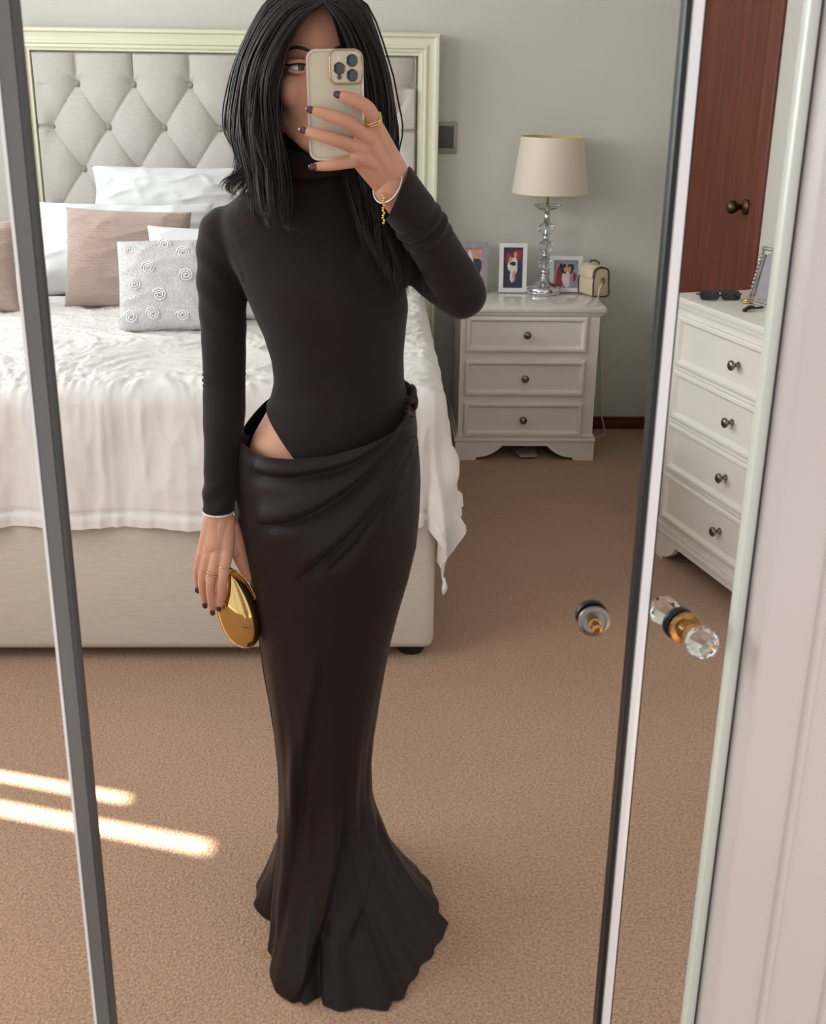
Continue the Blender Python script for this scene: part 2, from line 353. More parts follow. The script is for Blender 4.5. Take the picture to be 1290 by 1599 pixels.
m2 = thing('mirror_door', 'narrow folding mirror door with silver edge and crystal knob', 'mirror door', (.24, YM, 0))
stile(.2010, .2090, YM-.002, YM+.014, 'edge_strip', 'silver', m2, .0025)
stile(.2090, .2098, YM, YM+.012, 'edge_strip', 'black_edge', m2, 0)
stile(.2745, .2822, YM-.004, YM+.012, 'edge_strip', 'glass_edge', m2, .002)
stile(.2822, .2840, YM-.002, YM+.012, 'edge_strip', 'strip_dark', m2, 0)
obj('bottom_rail', box(.2010, .2840, YM, YM+.014, 0, .03, .002), 'strip_grey', m2, angle=40)
obj('top_rail', box(.2010, .2840, YM, YM+.014, 2.2, 2.23, .002), 'strip_grey', m2, angle=40)
k2 = P(1066, 978, YM); kd = np.array([.25, 1, 0]); 
def tilt(sh): V = sh[0]-k2; return V@rotz(.27).T+k2, sh[1]
obj('knob_reflection', tilt(ylat([(.0122, -.009), (.0130, -.008), (.0130, -.003), (.0122, -.002)], k2)), 'black_edge', m2, angle=40)  # dark disc of the reflected half, built as a solid behind the plate
obj('knob_plate', tilt(ylat([(.0122, .0008), (.0130, .0018), (.0122, .004), (.008, .005), (.006, .0115), (.0085, .0125), (.0085, .0145)], k2)), 'brass', m2, angle=40)
cr = [(.0055, .0145), (.0075, .017), (.0105, .022), (.0122, .028), (.0112, .034), (.0075, .039), (.003, .041)]
obj('crystal_knob', tilt(ylat(cr, k2, 10)), 'crystal', m2, smooth=False)
obj('crystal_knob', tilt(ylat([(r, -z+.001) for r, z in cr][::-1], k2, 10)), 'crystal', m2, smooth=False)  # the knob's mirror reflection, built as a second solid knob
# white panelled cupboard door close to the lens
wd = thing('cupboard_door', 'white panelled cupboard door standing nearest to the lens', 'door', (.5, .78, 0))
obj('stile', box(.2838, .80, .764, .815, .01, 2.2, .0045, 4), 'cupboard', wd, angle=40)
bead = [(.322, .7645), (.3235, .7615), (.3265, .760), (.3295, .7615), (.331, .7645)]
obj('bead_moulding', prism(bead, 2, .25, 1.95), 'cupboard', wd, angle=60)
obj('bead_moulding', prism([(x+.052, y) for x, y in bead], 2, .25, 1.95), 'cupboard', wd, angle=60)
# ================================================================== bed
BX0, BX1, BY0, BY1, ZT = -1.385, .170, 2.925, 5.10, .775
bed = thing('bed', 'double bed with linen box base and tall cream framed headboard', 'bed', ((BX0+BX1)/2, (BY0+BY1)/2, 0))
obj('bed_base', box(BX0, BX1, BY0, BY1, .035, .44, .028, 5), 'base_linen', bed, angle=50)
for x in (BX0+.12, BX1-.06):
    for y in (BY0+.075, BY1-.12): obj('foot', lathe([(.034, 0), (.038, .006), (.038, .036)], 20, (x, y, 0)), 'black_plastic', bed, angle=50)
obj('mattress', box(BX0+.03, BX1-.035, BY0+.05, BY1-.06, .44, ZT-.022, .05, 4), 'cotton', bed)
HX0, HX1, HZ, HY = -1.464, .268, 1.686, 5.09
fwid = .088
hb = obj('headboard', box(HX0+.004, HX1-.004, HY+.045, YB-.015, .1, HZ-.004), 'cream', bed, smooth=False)
# stepped frame moulding swept round three sides with mitred corners; depth profile (inwards distance, outward relief)
pr = [(0, 0), (0, .030), (.004, .036), (.014, .036), (.020, .026), (.030, .022), (.044, .022), (.052, .028), (.058, .028), (.062, .018), (.072, .020), (.078, .014), (.086, .012), (.088, -.01)]
V = []
for d, h in pr:
    for x, z in ((HX0+d, .12), (HX0+d, HZ-d), (HX1-d, HZ-d), (HX1-d, .12)): V.append((x, HY-h+.02, z))
Fs = [(j*4+i, j*4+i+1, (j+1)*4+i+1, (j+1)*4+i) for j in range(len(pr)-1) for i in range(3)]
obj('frame_moulding', (V, Fs), 'cream', hb, angle=25)
# deep buttoned panel
TX0, TX1, TZ1, TZ0 = HX0+fwid, HX1-fwid, HZ-fwid, .55
b1 = P(207, 132, HY); bl = P(118, 127, HY); b2 = P(168, 199, HY); b3 = P(131, 267, HY)
dx = b1[0]-bl[0]; dz = (b1[2]-b2[2]); xo, zo = b1[0], b1[2]
nx, nz = 380, 240
X, Z = np.meshgrid(np.linspace(TX0, TX1, nx), np.linspace(TZ0, TZ1, nz))
A = (X-xo)/dx+(zo-Z)/(2*dz); B = (X-xo)/dx-(zo-Z)/(2*dz)
pit = np.hypot((A-np.round(A))+(B-np.round(B)), (A-np.round(A))-(B-np.round(B)))/2*dx*1.6
puff = .52*(np.abs(np.sin(PI*A))*np.abs(np.sin(PI*B)))**.30+.48*(1-np.exp(-(pit/.06)**1.3))
up = np.clip((Z-zo)/(TZ1-zo), 0, 1); vert = np.abs(np.sin(PI*(X-xo)/dx))**.30
h = np.where(Z > zo, vert*(1-up*.25)+0*puff, puff)
blend = sstep((Z-zo)/(.05)); h = np.where(Z > zo, puff*(1-blend)+vert*blend*np.ones_like(puff), puff)
xlb, xrb = b2[0]-dx, TX1-(b2[0]-dx-TX0)              # first tuft column on either flank
side = np.minimum((X-xlb)/.06, (xrb-X)/.06); sw = sstep(side+.6)
seam = 1-.55*np.exp(-((Z-b2[2])/.006)**2)
flat = .86*seam
h = np.where(Z < zo-.0, flat*(1-sw)+h*sw, h)
edge = sstep(np.minimum.reduce([(X-TX0)/.012, (TX1-X)/.012, (TZ1-Z)/.012]))
Y = HY+.040-.056*h*edge
hp = obj('tufted_panel', (np.stack([X, Y, Z], -1).reshape(-1, 3), [q[::-1] for q in gridf(nx, nz)]), 'linen', hb)
k = 0
for r in range(0, 6):
    zz = zo-r*dz
    if zz < TZ0+.05: break
    for i in range(-9, 12):
        x = xo+(i+.5*(r % 2))*dx
        if x < xlb-.01 or x > xrb+.01: continue
        obj('button', ell((x, HY+.026, zz), (.0125, .009, .0125), 14, 8), 'button', hb)
# ------------------------------------------------------------------ duvet
def build_duvet():
    nu, nv = 330, 300
    xe, ye, R = BX1-.035, BY0+.055, .05
    U, W = np.meshgrid(np.linspace(BX0-.10, xe+.41, nu), np.linspace(ye-.395, 4.92, nv))
    # edge of the cloth is not ruler straight
    s = np.maximum(0, U-xe); t = np.maximum(0, ye-W); sl_ = np.maximum(0, (BX0+.02)-U)
    d = np.hypot(s+sl_, t)+1e-9
    ux = (s-sl_)/d; uy = -t/d
    flare = .06+.06*np.minimum(s/.4, 1)+.03*np.sin(9*W)*(s > 0)
    corner = np.minimum(s, t)/.4
    arc = np.minimum(d, R*PI/2); out = R*np.sin(arc/R); down = R*(1-np.cos(arc/R)); rest = np.maximum(0, d-R*PI/2)
    fold = .016*np.sin(U*23+1.5*vnoise(np.stack([U*3, W*0, W*0], -1)))*(t > 0)+.012*np.sin(W*15+2*vnoise(np.stack([W*2, U*0, W*0+4], -1)))*(s > 0)*(t <= 0)
    fold = fold*sstep(rest/.15)+.03*corner*np.sin(np.arctan2(t, s+1e-9)*7)
    out = out+rest*flare+fold
    down = down+rest*np.sqrt(np.maximum(0, 1-flare**2))
    X = np.clip(U, BX0+.02, xe)+ux*out; Y = np.maximum(W, ye)+uy*out; Z = ZT-down
    top = 1-sstep(d/.10)
    q = np.stack([X*2.2, Y*2.2, Z*2.2], -1)
    n1 = vnoise(q+3.3)
    # crumpled cotton: ridged noise stretched two ways
    ang = .6*n1
    a_ = X*np.cos(ang)+Y*np.sin(ang); b_ = -X*np.sin(ang)+Y*np.cos(ang)
    r1 = 1-np.abs(vnoise(np.stack([a_*5, b_*11, q[..., 2]], -1)))
    r2 = 1-np.abs(vnoise(np.stack([a_*14+9, b_*24, q[..., 2]], -1)))
    r3 = 1-np.abs(vnoise(np.stack([a_*30, b_*38+5, q[..., 2]*3], -1)))
    wr = .010*n1+.009*(r1**3)+.0065*(r2**3)+.004*r3**3
    Z = Z+wr*top
    # hanging faces: vertical creases fading down, crease noise pushed along the outward direction
    c1 = 1-np.abs(vnoise(np.stack([X*16, Y*16, Z*3.0], -1))); c2 = 1-np.abs(vnoise(np.stack([X*34, Y*34, Z*7.0], -1)))
    hang = (.010*c1**3+.005*c2**3)*(1-top)
    X = X+ux*hang; Y = Y+uy*hang
    # border band: seam groove above the hem
    hem = np.maximum.reduce([t/.395, s/.41])
    seam = np.exp(-((hem-.90)/.012)**2)*(1-top)
    band = sstep((hem-.90)/.04)
    pk = band*.010*(1-np.abs(vnoise(np.stack([X*26, Y*26, Z*0], -1))))
    X = X+ux*(pk-.006*seam); Y = Y+uy*(pk-.006*seam)
    Z = np.maximum(Z, .02)
    return np.stack([X, Y, Z], -1).reshape(-1, 3), gridf(nu, nv)
DV = build_duvet(); DVV = DV[0]
dv = obj('duvet', DV, 'duvet')
tag(dv, 'crumpled white cotton duvet spread over the bed and hanging down the side', 'duvet')
tp = DVV[329]
tas = obj('corner_tie', tube(spline([tp+[0, 0, .02], tp+[.003, -.004, -.005], tp+[.0, 0, -.03]], 8), [.004, .004, .005, .007, .008, .007, .005, .002], 8), 'cotton', dv)
# ------------------------------------------------------------------ pillows and cushions
def pillow(w, h, t, seed, pinch=.07, wrinkle=.006, n=46):
    u = np.linspace(-1, 1, n); u = np.sign(u)*np.abs(u)**.85; Ug, Vg = np.meshgrid(u, u)
    V = []; 
    for sgn in (-1, 1):
        x = w/2*Ug*(1-pinch*(1-Vg**2)); z = h/2*Vg*(1-pinch*(1-Ug**2))
        th = t/2*((1-np.abs(Ug)**2.6)*(1-np.abs(Vg)**2.6))**.5
        nn = vnoise(np.stack([x*9+seed*3.1, z*9, x*0+sgn*4+seed], -1)); rr = 1-np.abs(vnoise(np.stack([x*13+z*6+seed, z*22-x*5, x*0+sgn], -1)))
        y = sgn*(th+(wrinkle*nn+wrinkle*rr**3)*np.minimum(1, th/(t*.12)))
        V.append(np.stack([x, y, z+h/2], -1).reshape(-1, 3))
    f = gridf(n, n); m_ = n*n
    bm = bmesh.new(); vs_ = [bm.verts.new(v) for v in np.concatenate(V)]
    for q in f: bm.faces.new([vs_[i] for i in q]); bm.faces.new([vs_[i+m_] for i in q[::-1]])
    bmesh.ops.remove_doubles(bm, verts=bm.verts[:], dist=1e-5); return from_bm(bm)
def place(name, label, m, xl, xr, yb, yt, zb, lean, t, seed, group=None, yaw=0, roll=0, Yb=None, pinch=.07, wrinkle=.006, cat='cushion'):
    """the pillow's foot line runs from px xl to xr at height zb; it leans back by `lean`; its height is solved from the px of its top edge"""
    xm = (xl+xr)/2; zb += .006; b = PZ(xm, yb, zb) if Yb is None else P(xm, yb, Yb); Yb = b[1]
    zb = b[2]
    Wd = P(xr, yb, Yb)[0]-P(xl, yb, Yb)[0]; lo, hi = .05, .9
    for _ in range(40):
        h = (lo+hi)/2; y = pj(b+np.array([0, math.sin(lean)*h, math.cos(lean)*h]))[1]
        if y > yt: lo = h
        else: hi = h
    R = rotz(yaw)@rotx(-lean)@roty(roll)
    sh = xf(pillow(Wd, h, t, seed, pinch, wrinkle), R, b+np.array([0, t*.30, 0]))
    return tag(obj(name, sh, m), label, cat, group), (Wd, h, t, R, b+np.array([0, t*.30, 0]))
G = 'pillows and cushions on the bed'
place('pillow', 'large white pillow propped highest against the tufted headboard', 'cotton', 138, 372, 345, 262, 0, .35, .16, 1, G, Yb=4.72, wrinkle=.012, cat='pillow')
place('pillow', 'white pillow standing behind the pink knitted cushion near the dark mirror edge', 'cotton', 40, 330, 468, 318, ZT, .38, .17, 2, G, wrinkle=.010, cat='pillow')
place('knitted_cushion', 'square dusty pink ribbed knit cushion left of the rose cushion', 'knit', 95, 292, 487, 330, ZT, .30, .17, 3, G, roll=.03, pinch=.035)
place('knitted_cushion', 'dusty pink cushion mostly hidden behind the shoulder in brown', 'knit_plain', 284, 470, 462, 326, ZT, .34, .14, 4, G)
place('knitted_cushion', 'dusty pink cushion cut off by the left picture edge', 'knit', -175, 27, 492, 345, ZT, .30, .15, 8, G)
place('cushion', 'small plain white cushion peeking out above the rose cushion', 'cotton', 226, 430, 505, 355, ZT, .38, .12, 5, G)
rc, (Wd, hh, tt, RR, bb) = place('rose_cushion', 'white textured cushion with shiny sequin roses in front of the others', 'rose', 182, 350, 522, 377, ZT, .42, .13, 6, G, roll=-.04, pinch=.03)
for i, (u, v) in enumerate([(-.72, .72), (-.05, .80), (-.35, .28), (-.62, -.05), (-.15, -.30), (-.72, -.72), (-.30, -.68), (.25, -.72), (.35, .1), (.3, .6), (.75, -.3), (.72, .75)]):
    th = tt/2*((1-abs(u)**2.6)*(1-abs(v)**2.6))**.5
    c = np.array([Wd/2*u, -th-.003, hh/2+hh/2*v]); sp = [c+np.array([r*math.cos(a), .001-.004*(1-r/.03), r*math.sin(a)]) for r, a in [(.003+.0009*k, k*.75) for k in range(22)]]
    obj('sequin_rose', xf(tube(sp, .0022, 6), RR, bb), 'sequin', rc)
# ================================================================== bedside cabinet
NX0, NX1, NY, NT = .338, .949, 4.724, .654
ns = thing('bedside_cabinet', 'white three drawer bedside cabinet with bracket feet', 'bedside cabinet', ((NX0+NX1)/2, (NY+YB)/2, 0))
bx0, bx1, by = NX0+.020, NX1-.022, NY+.022
obj('cabinet_top', merge(box(NX0, NX1, NY, YB-.01, NT-.022, NT, .004), box(NX0+.010, NX1-.010, NY+.010, YB-.012, NT-.036, NT-.022, .004)), 'gloss_white', ns, angle=40)
obj('body', box(bx0, bx1, by, YB-.015, .085, NT-.036), 'white_wood', ns, smooth=False)
obj('plinth_moulding', merge(box(bx0-.016, bx1+.014, by-.016, YB-.012, .082, .098, .004), box(bx0-.008, bx1+.008, by-.009, YB-.013, .098, .112, .005)), 'white_wood', ns, angle=40)
def bracket(x0, x1, zt, foot=.20):
    c = []
    xm0, xm1 = x0+foot, x1-foot
    c += [(x0, 0), (x0+.085, 0), (x0+.09, .012)]
    c += [(x0+.09+(foot-.09)*k, .012+(zt-.018-.012)*(k**2.2)) for k in (.35, .6, .8, .93, 1)]
    c += [(xm1+(foot-.09)*(1-k), .012+(zt-.018-.012)*(k**2.2)) for k in (1, .93, .8, .6, .35)]
    c += [(x1-.09, .012), (x1-.085, 0), (x1, 0), (x1, zt), (x0, zt)]
    return c
obj('bracket_foot_apron', prism(bracket(bx0-.010, bx1+.010, .082), 1, by-.010, by+.012), 'white_wood', ns, angle=30)
for xx in (bx0-.010, bx1-.010): obj('side_foot', box(xx, xx+.020, by+.012, YB-.02, .0, .082), 'white_wood', ns, smooth=False)
def drawer(par, T, w, h, m='white_wood'):
    """drawer front in its own frame: x across 0..w, y outwards negative, z 0..h; T maps to the room"""
    fwd = .022; o0 = .012
    ring = lambda a, y: [(a, y, a), (w-a, y, a), (w-a, y, h-a), (a, y, h-a)]
    V = ring(0, .002)+ring(0, -o0)+ring(.006, -o0-.003)+ring(.014, -o0-.003)+ring(fwd, -.003)+ring(fwd+.002, -.002)
    Fs = [(j*4+i, j*4+(i+1) % 4, j*4+4+(i+1) % 4, j*4+4+i) for j in range(5) for i in range(4)]+[(20, 21, 22, 23)]
    return obj('drawer', T((np.array(V, float), Fs)), m, par, angle=20)
knobp = [(.010, 0), (.0105, .002), (.006, .006), (.006, .014), (.011, .018), (.0155, .023), (.0155, .028), (.011, .032), (.003, .0335)]
dxl, dxr = P(728, 520, by)[0], P(917, 520, by)[0]
for (t, b) in ((494, 549), (562, 617), (628, 680)):
    z1, z0 = P(820, t, by)[2], P(820, b, by)[2]
    D = drawer(ns, lambda sh: xf(sh, None, (dxl, by, z0)), dxr-dxl, z1-z0)
    obj('knob', ylat(knobp, ((dxl+dxr)/2, by-.003, (z0+z1)/2), 20), 'nickel', D)
# ------------------------------------------------------------------ table lamp
lb = PZ(848, 458, NT); lx, ly = lb[0], lb[1]
lm = thing('table_lamp', 'chrome and crystal ball table lamp with a pearl satin drum shade', 'lamp', (lx, ly, NT))
pz = lambda y: P(850, y, ly)[2]-NT
sc = (P(918, 303, ly)[0]-P(800, 303, ly)[0])/2
obj('lamp_base', lathe([(.071, 0), (.075, .006), (.075, .022), (.070, .030), (.058, .037), (.044, .042), (.030, .048), (.022, .056), (.016, .066), (.012, .072), (.015, .078), (.010, .084)], 40, (lx, ly, NT)), 'chrome', lm)
z = .084
for rb, gap in ((.030, .016), (.031, .014), (.033, .016)):
    obj('crystal_ball', ell((lx, ly, NT+z+gap+rb*.92), (rb, rb, rb*.92), 12, 9), 'crystal', lm, smooth=False)
    obj('chrome_collar', lathe([(.008, z-.004), (.013, z+.004), (.015, z+gap*.5), (.013, z+gap-.002), (.008, z+gap+.004)], 20, (lx, ly, NT)), 'chrome', lm)
    z += gap+2*rb*.92
zt = pz(322)
obj('rod', lathe([(.0055, .08), (.0055, pz(300)+.02)], 12, (lx, ly, NT)), 'chrome', lm)
obj('chrome_collar', lathe([(.008, z-.004), (.014, z+.006), (.010, zt-.016)], 20, (lx, ly, NT)), 'chrome', lm)
obj('bobeche_dish', lathe([(.010, zt-.020), (.030, zt-.014), (.050, zt-.002), (.056, zt+.006), (.050, zt+.004), (.025, zt-.006), (.008, zt-.004)], 32, (lx, ly, NT)), 'crystal', lm)
z0s, z1s = pz(301), pz(213); rb_, rt_ = sc, (P(915, 213, ly)[0]-P(817, 213, ly)[0])/2
sh = lathe([(rb_, z0s), (rb_, z0s+.003), (rt_, z1s-.003), (rt_, z1s)], 64, (lx+.006, ly, NT), caps=False)
ls = obj('lamp_shade', sh, 'shade', lm)
obj('shade_lining', lathe([(rb_-.002, z0s), (rt_-.002, z1s)], 64, (lx+.006, ly, NT), caps=False), 'shade_in', ls)
obj('shade_spider', merge(tube([(lx+.006-rt_, ly, NT+z1s-.01), (lx+.006+rt_, ly, NT+z1s-.01)], .0018, 6), tube([(lx, ly, NT+pz(300)), (lx, ly, NT+z1s+.004)], .003, 8)), 'chrome', ls)
# ------------------------------------------------------------------ photo frames
def photo_frame(label, x0, x1, yt, yb, Yf, wpx, mfr, people, bgm):
    a = P(x0, yb, Yf); b = P(x1, yt, Yf); w_, h_ = b[0]-a[0], b[2]-NT-.001; cxm = (a[0]+b[0])/2; th = .14
    t = thing('photo_frame', label, 'photo frame', (cxm, Yf, NT), 'photo frames on the bedside cabinet')
    fwm = w_*wpx
    o_ = [(-w_/2, 0), (w_/2, 0), (w_/2, h_), (-w_/2, h_)]; i_ = [(-w_/2+fwm, fwm), (w_/2-fwm, fwm), (w_/2-fwm, h_-fwm), (-w_/2+fwm, h_-fwm)]
    V = [(x, y, z) for y, pts in ((.008, o_), (-.008, o_)) for x, z in pts]+[(x, -.008, z) for x, z in i_]+[(x, .0, z) for x, z in i_]
    Fs = [(j*4+i, j*4+(i+1) % 4, j*4+4+(i+1) % 4, j*4+4+i) for j in range(3) for i in range(4)]+[(3, 2, 1, 0)]
    T = lambda s_: xf(s_, rotx(-th), (cxm, Yf, NT+.002))
    obj('frame', T((np.array(V, float), Fs)), mfr, t, smooth=False)
    Vp = [np.array([(x, -.0005, z) for x, z in i_])]; Fp = [(0, 1, 2, 3)]; mats = [bgm]; mi = [0]; n = 4
    iw, ih = w_-2*fwm, h_-2*fwm
    for (u, v, ru, rv, m_) in people:
        aa = np.linspace(0, 2*PI, 14, endpoint=False); wob = 1+.14*np.sin(3*aa+u*9)
        Vp.append(np.stack([-w_/2+fwm+iw*(u+ru*np.cos(aa)*wob).clip(.01, .99), np.full(14, -.0006-.0001*len(Fp)), fwm+ih*(v+rv*np.sin(aa)*wob).clip(.01, .99)], 1))
        Fp.append(tuple(range(n, n+14))); n += 14
        if m_ not in mats: mats.append(m_)
        mi.append(mats.index(m_))
    p = obj('print', T((np.concatenate(Vp), Fp)), mats, t, smooth=False); p.data.polygons.foreach_set('material_index', mi)
    obj('easel_leg', T(box(-.012, .012, .008, .012, .0, h_*.75)), 'black_plastic', t, smooth=False)
pp = [(.28, .72, .22, .14, 'photo_red'), (.72, .80, .22, .16, 'photo_red'), (.5, .55, .26, .20, 'photo_white'), (.36, .70, .09, .07, 'photo_skin'), (.62, .82, .09, .07, 'photo_skin'), (.44, .30, .08, .18, 'photo_white'), (.56, .30, .07, .15, 'photo_skin'), (.5, .60, .16, .05, 'photo_hair')]
photo_frame('white upright photo frame standing left of the lamp', 779, 825, 381, 444, YB-.16, .15, 'white_frame', pp, 'photo_navy')
photo_frame('grey upright photo frame half hidden behind the raised sleeve', 717, 763, 379, 444, YB-.16, .2, 'photo_grey', [(.7, .8, .3, .15, 'photo_skin'), (.7, .5, .3, .25, 'photo_navy'), (.3, .6, .2, .3, 'photo_white')], 'photo_skin')
pl = [(.25, .35, .16, .40, 'photo_red'), (.52, .35, .16, .35, 'photo_white'), (.80, .35, .14, .30, 'photo_grey'), (.42, .68, .13, .18, 'photo_hair'), (.70, .70, .13, .18, 'photo_hair'), (.5, .66, .08, .12, 'photo_skin'), (.64, .66, .07, .12, 'photo_skin'), (.30, .78, .07, .1, 'photo_hair'), (.86, .40, .07, .18, 'photo_red')]
photo_frame('white landscape photo frame between the lamp and the handbag', 858, 911, 401, 446, YB-.14, .12, 'white_frame', pl, 'photo_grey')
# ------------------------------------------------------------------ handbag
hbp = PZ(930, 463, NT)
bg_ = thing('handbag', 'small boxy cream handbag with dark edging on the cabinet corner', 'handbag', (hbp[0], hbp[1], NT))
def HB(shape): return xf(shape, rotz(.42), (hbp[0]+.020, hbp[1]+.004, NT+.001), .92)
prof = [(-.040, 0), (.042, 0), (.044, .05), (.040, .105), (.030, .122), (.0, .130), (-.022, .126), (-.036, .112), (-.043, .06)]
sxz = lambda s: [(x*s, z*s) for x, z in prof]
obj('bag_body', HB(prism(prof, 1, 0, .12, .006)), 'bagcream', bg_, angle=50)
for y in (-.001, .121): obj('edge_piping', HB(tube(spline([(x, y, z) for x, z in prof+prof[:1]], 60), .0032, 6)), 'bagdark', bg_)
obj('flap', HB(merge(prism([(-.046, .085), (-.040, .116), (-.022, .131), (0, .135), (.032, .127), (.044, .108), (.047, .075), (.052, .075), (.050, .112), (.036, .134), (0, .141), (-.026, .137), (-.046, .120), (-.051, .085)], 1, .004, .116, .001))), 'bagcream', bg_, angle=50)
obj('clasp', HB(merge(box(-.004, .018, -.006, -.001, .055, .085, .002), ell((.007, -.007, .07), (.007, .003, .007), 12, 8))), 'brass', bg_)
obj('handle', HB(tube(spline([(.0, .02, .136), (.0, .03, .150), (.0, .06, .155), (.0, .09, .150), (.0, .10, .136)], 20), .004, 8)), 'bagdark', bg_)
sx = bx1+.022
obj('strap', tube(spline([HB((np.array([[.040, .02, .10]]), []))[0][0], (NX1+.004, hbp[1]-.03, NT+.02), (NX1+.012, hbp[1]-.02, NT-.06), (NX1+.008, hbp[1], .45), (NX1+.004, hbp[1]+.01, .30), (NX1-.004, hbp[1]+.01, .215)], 40), .0035, 6), 'bagcream', bg_)
# ------------------------------------------------------------------ wall switch, lead, papers
sw0, sw1 = P(680, 190, YB), P(713, 240, YB)
t = thing('light_switch', 'square dark grey light switch on the wall beside the headboard', 'switch', ((sw0[0]+sw1[0])/2, YB-.005, sw1[2]))
obj('plate', box(sw0[0], sw1[0], YB-.009, YB, sw1[2], sw0[2], .003), 'switch_frame', t, angle=40)
obj('rocker', box(sw0[0]+.012, sw1[0]-.014, YB-.014, YB-.007, sw1[2]+.022, sw0[2]-.016, .003), 'switch', t, angle=40)
c0 = P(938, 640, YB-.02)
tag(obj('lamp_cord', tube(spline([(c0[0]-.03, YB-.02, .45), (c0[0]-.01, YB-.02, .25), c0, P(942, 660, YB-.03), PZ(944, 676, .004), PZ(936, 682, .004), PZ(925, 684, .004)], 40), .003, 6), 'cable'), 'thin white lamp cord dropping to the carpet beside the cabinet', 'cord')
ppz = [PZ(x, y, .0) for x, y in ((800, 702), (835, 700), (838, 717), (812, 719))]
vp = [p+[0, 0, .006+.004*i] for i, p in enumerate(ppz)]
tag(obj('paper_sheet', (vp+[p-[0, 0, .003] for p in vp], [(0, 1, 2, 3), (7, 6, 5, 4), (0, 4, 5, 1), (1, 5, 6, 2), (2, 6, 7, 3), (3, 7, 4, 0)]), 'paper', smooth=False), 'crumpled white paper lying under the bedside cabinet', 'paper')
# ================================================================== tall chest of drawers
DW, DH, DD = .80, .887, .42
ch = thing('chest_of_drawers', 'white four drawer chest seen in the narrow folding mirror', 'chest of drawers', FC+e1*.4+e2*.2)
obj('chest_top', LD(merge(box(-.018, DW+.018, -.020, DD, DH-.022, DH, .004), box(-.008, DW+.008, -.010, DD, DH-.040, DH-.022, .005))), 'white_wood', ch, angle=40)
obj('body', LD(box(0, DW, 0, DD, .09, DH-.04)), 'white_wood', ch, smooth=False)
obj('plinth_moulding', LD(merge(box(-.014, DW+.014, -.014, DD, .085, .102, .004), box(-.007, DW+.007, -.008, DD, .102, .118, .005))), 'white_wood', ch, angle=40)
obj('bracket_foot_apron', LD(prism(bracket(-.010, DW+.010, .085, .17), 1, -.010, .012)), 'white_wood', ch, angle=30)
for xx in (-.010, DW-.010): obj('side_foot', LD(box(xx, xx+.020, .012, DD, 0, .085)), 'white_wood', ch, smooth=False)
zz = .135; hs = (DH-.052-.135)/4
for i in range(4):
    D = drawer(ch, lambda sh: LD(xf(sh, None, (.045, 0, zz+.006))), DW-.09, hs-.014)
    obj('knob', yl(knobp, (.40, -.003, zz+hs/2), 20), 'nickel', D)
    zz += hs
# sunglasses
def put(px, py): p = PZ(px, py, DH); return p
sgc = put(1126, 470)
sg = thing('sunglasses', 'black sunglasses lying folded on the white chest', 'sunglasses', sgc)
def SG(s_): return xf(s_, rotz(.05), sgc+np.array([0, 0, .001]))
for s_ in (-1, 1):
    o_ = [(x+s_*.034, z+.020) for x, z in rrect(.062, .034, .013)]
    obj('lens', SG(xf(prism(o_, 1, -.003, .003, .001), rotx(-.75))), 'sunglass', sg, angle=40)
obj('bridge', SG(tube(spline([(-.008, .016, .022), (0, .018, .026), (.008, .016, .022)], 8), .003, 8)), 'sunglass', sg)
for s_ in (-1, 1): obj('temple_arm', SG(tube(spline([(s_*.066, .012, .018), (s_*.066, .04, .014), (s_*.03, .058, .007), (-s_*.045, .062+.006*s_, .005)], 16), .0032, 8)), 'sunglass', sg)
# ornate silver frame standing on the chest
fp0 = PZ(1192, 478, DH)
sf = thing('photo_frame', 'ornate silver photo frame leaning on the white chest', 'photo frame', fp0)
def SF(s_): return xf(s_, rotz(-1.15)@rotx(-.22), fp0+np.array([0, 0, .003]))
hh2 = .165
V0 = [(-.06, 0), (.06, 0), (.06, hh2), (-.06, hh2)]; V1 = [(-.042, .018), (.042, .018), (.042, hh2-.018), (-.042, hh2-.018)]
V = [(x, .010, z) for x, z in V0]+[(x, -.006, z) for x, z in V0]+[(x, -.010, z) for x, z in V1]+[(x, -.004, z) for x, z in V1]
Fs = [(j*4+i, j*4+(i+1) % 4, j*4+4+(i+1) % 4, j*4+4+i) for j in range(3) for i in range(4)]+[(3, 2, 1, 0)]
obj('frame', SF((np.array(V, float), Fs)), 'silver_frame', sf, smooth=False)
bd = []
for (x0, z0), (x1, z1) in zip(V0, V0[1:]+V0[:1]):
    for q in np.linspace(0, 1, 14, endpoint=False): bd.append(ell((x0+(x1-x0)*q, -.007, z0+(z1-z0)*q), (.006, .005, .006), 8, 6))
obj('beading', SF(merge(*bd)), 'silver_frame', sf)
obj('print', SF(box(-.043, .043, -.005, -.003, .017, hh2-.017)), 'photo_grey', sf, smooth=False)
obj('easel_leg', SF(xf(box(-.012, .012, .008, .011, .0, .12), rotx(-.42), (0, .03, .0))), 'black_plastic', sf, smooth=False)
jp = put(1166, 474)
tag(obj('earring', merge(ell(jp+[0, 0, .008], (.008, .006, .008), 12, 8), tube([jp+np.array([.012*math.cos(a), .012*math.sin(a), .006]) for a in np.linspace(0, 5.6, 20)], .003, 8)), 'gold'), 'small gold earring lying between the sunglasses and silver frame', 'earring')
hc = put(1170, 486)
tag(obj('hair_clip', merge(tube(spline([hc+[-.02, -.012, .004], hc+[0, 0, .012], hc+[.018, .016, .008]], 10), .006, 8), tube(spline([hc+[-.016, -.004, .004], hc+[.006, .010, .006], hc+[.05, .03, .006]], 10), .0035, 8)), 'black_plastic'), 'small black hair clip at the foot of the silver frame', 'hair clip')
# ================================================================== the woman in brown
YP = 1.865                                            # the body's upright axis stands this far into the room
def PR(x, y, Y, rpx): p = P(x, y, Y); return np.array([*p, rpx])
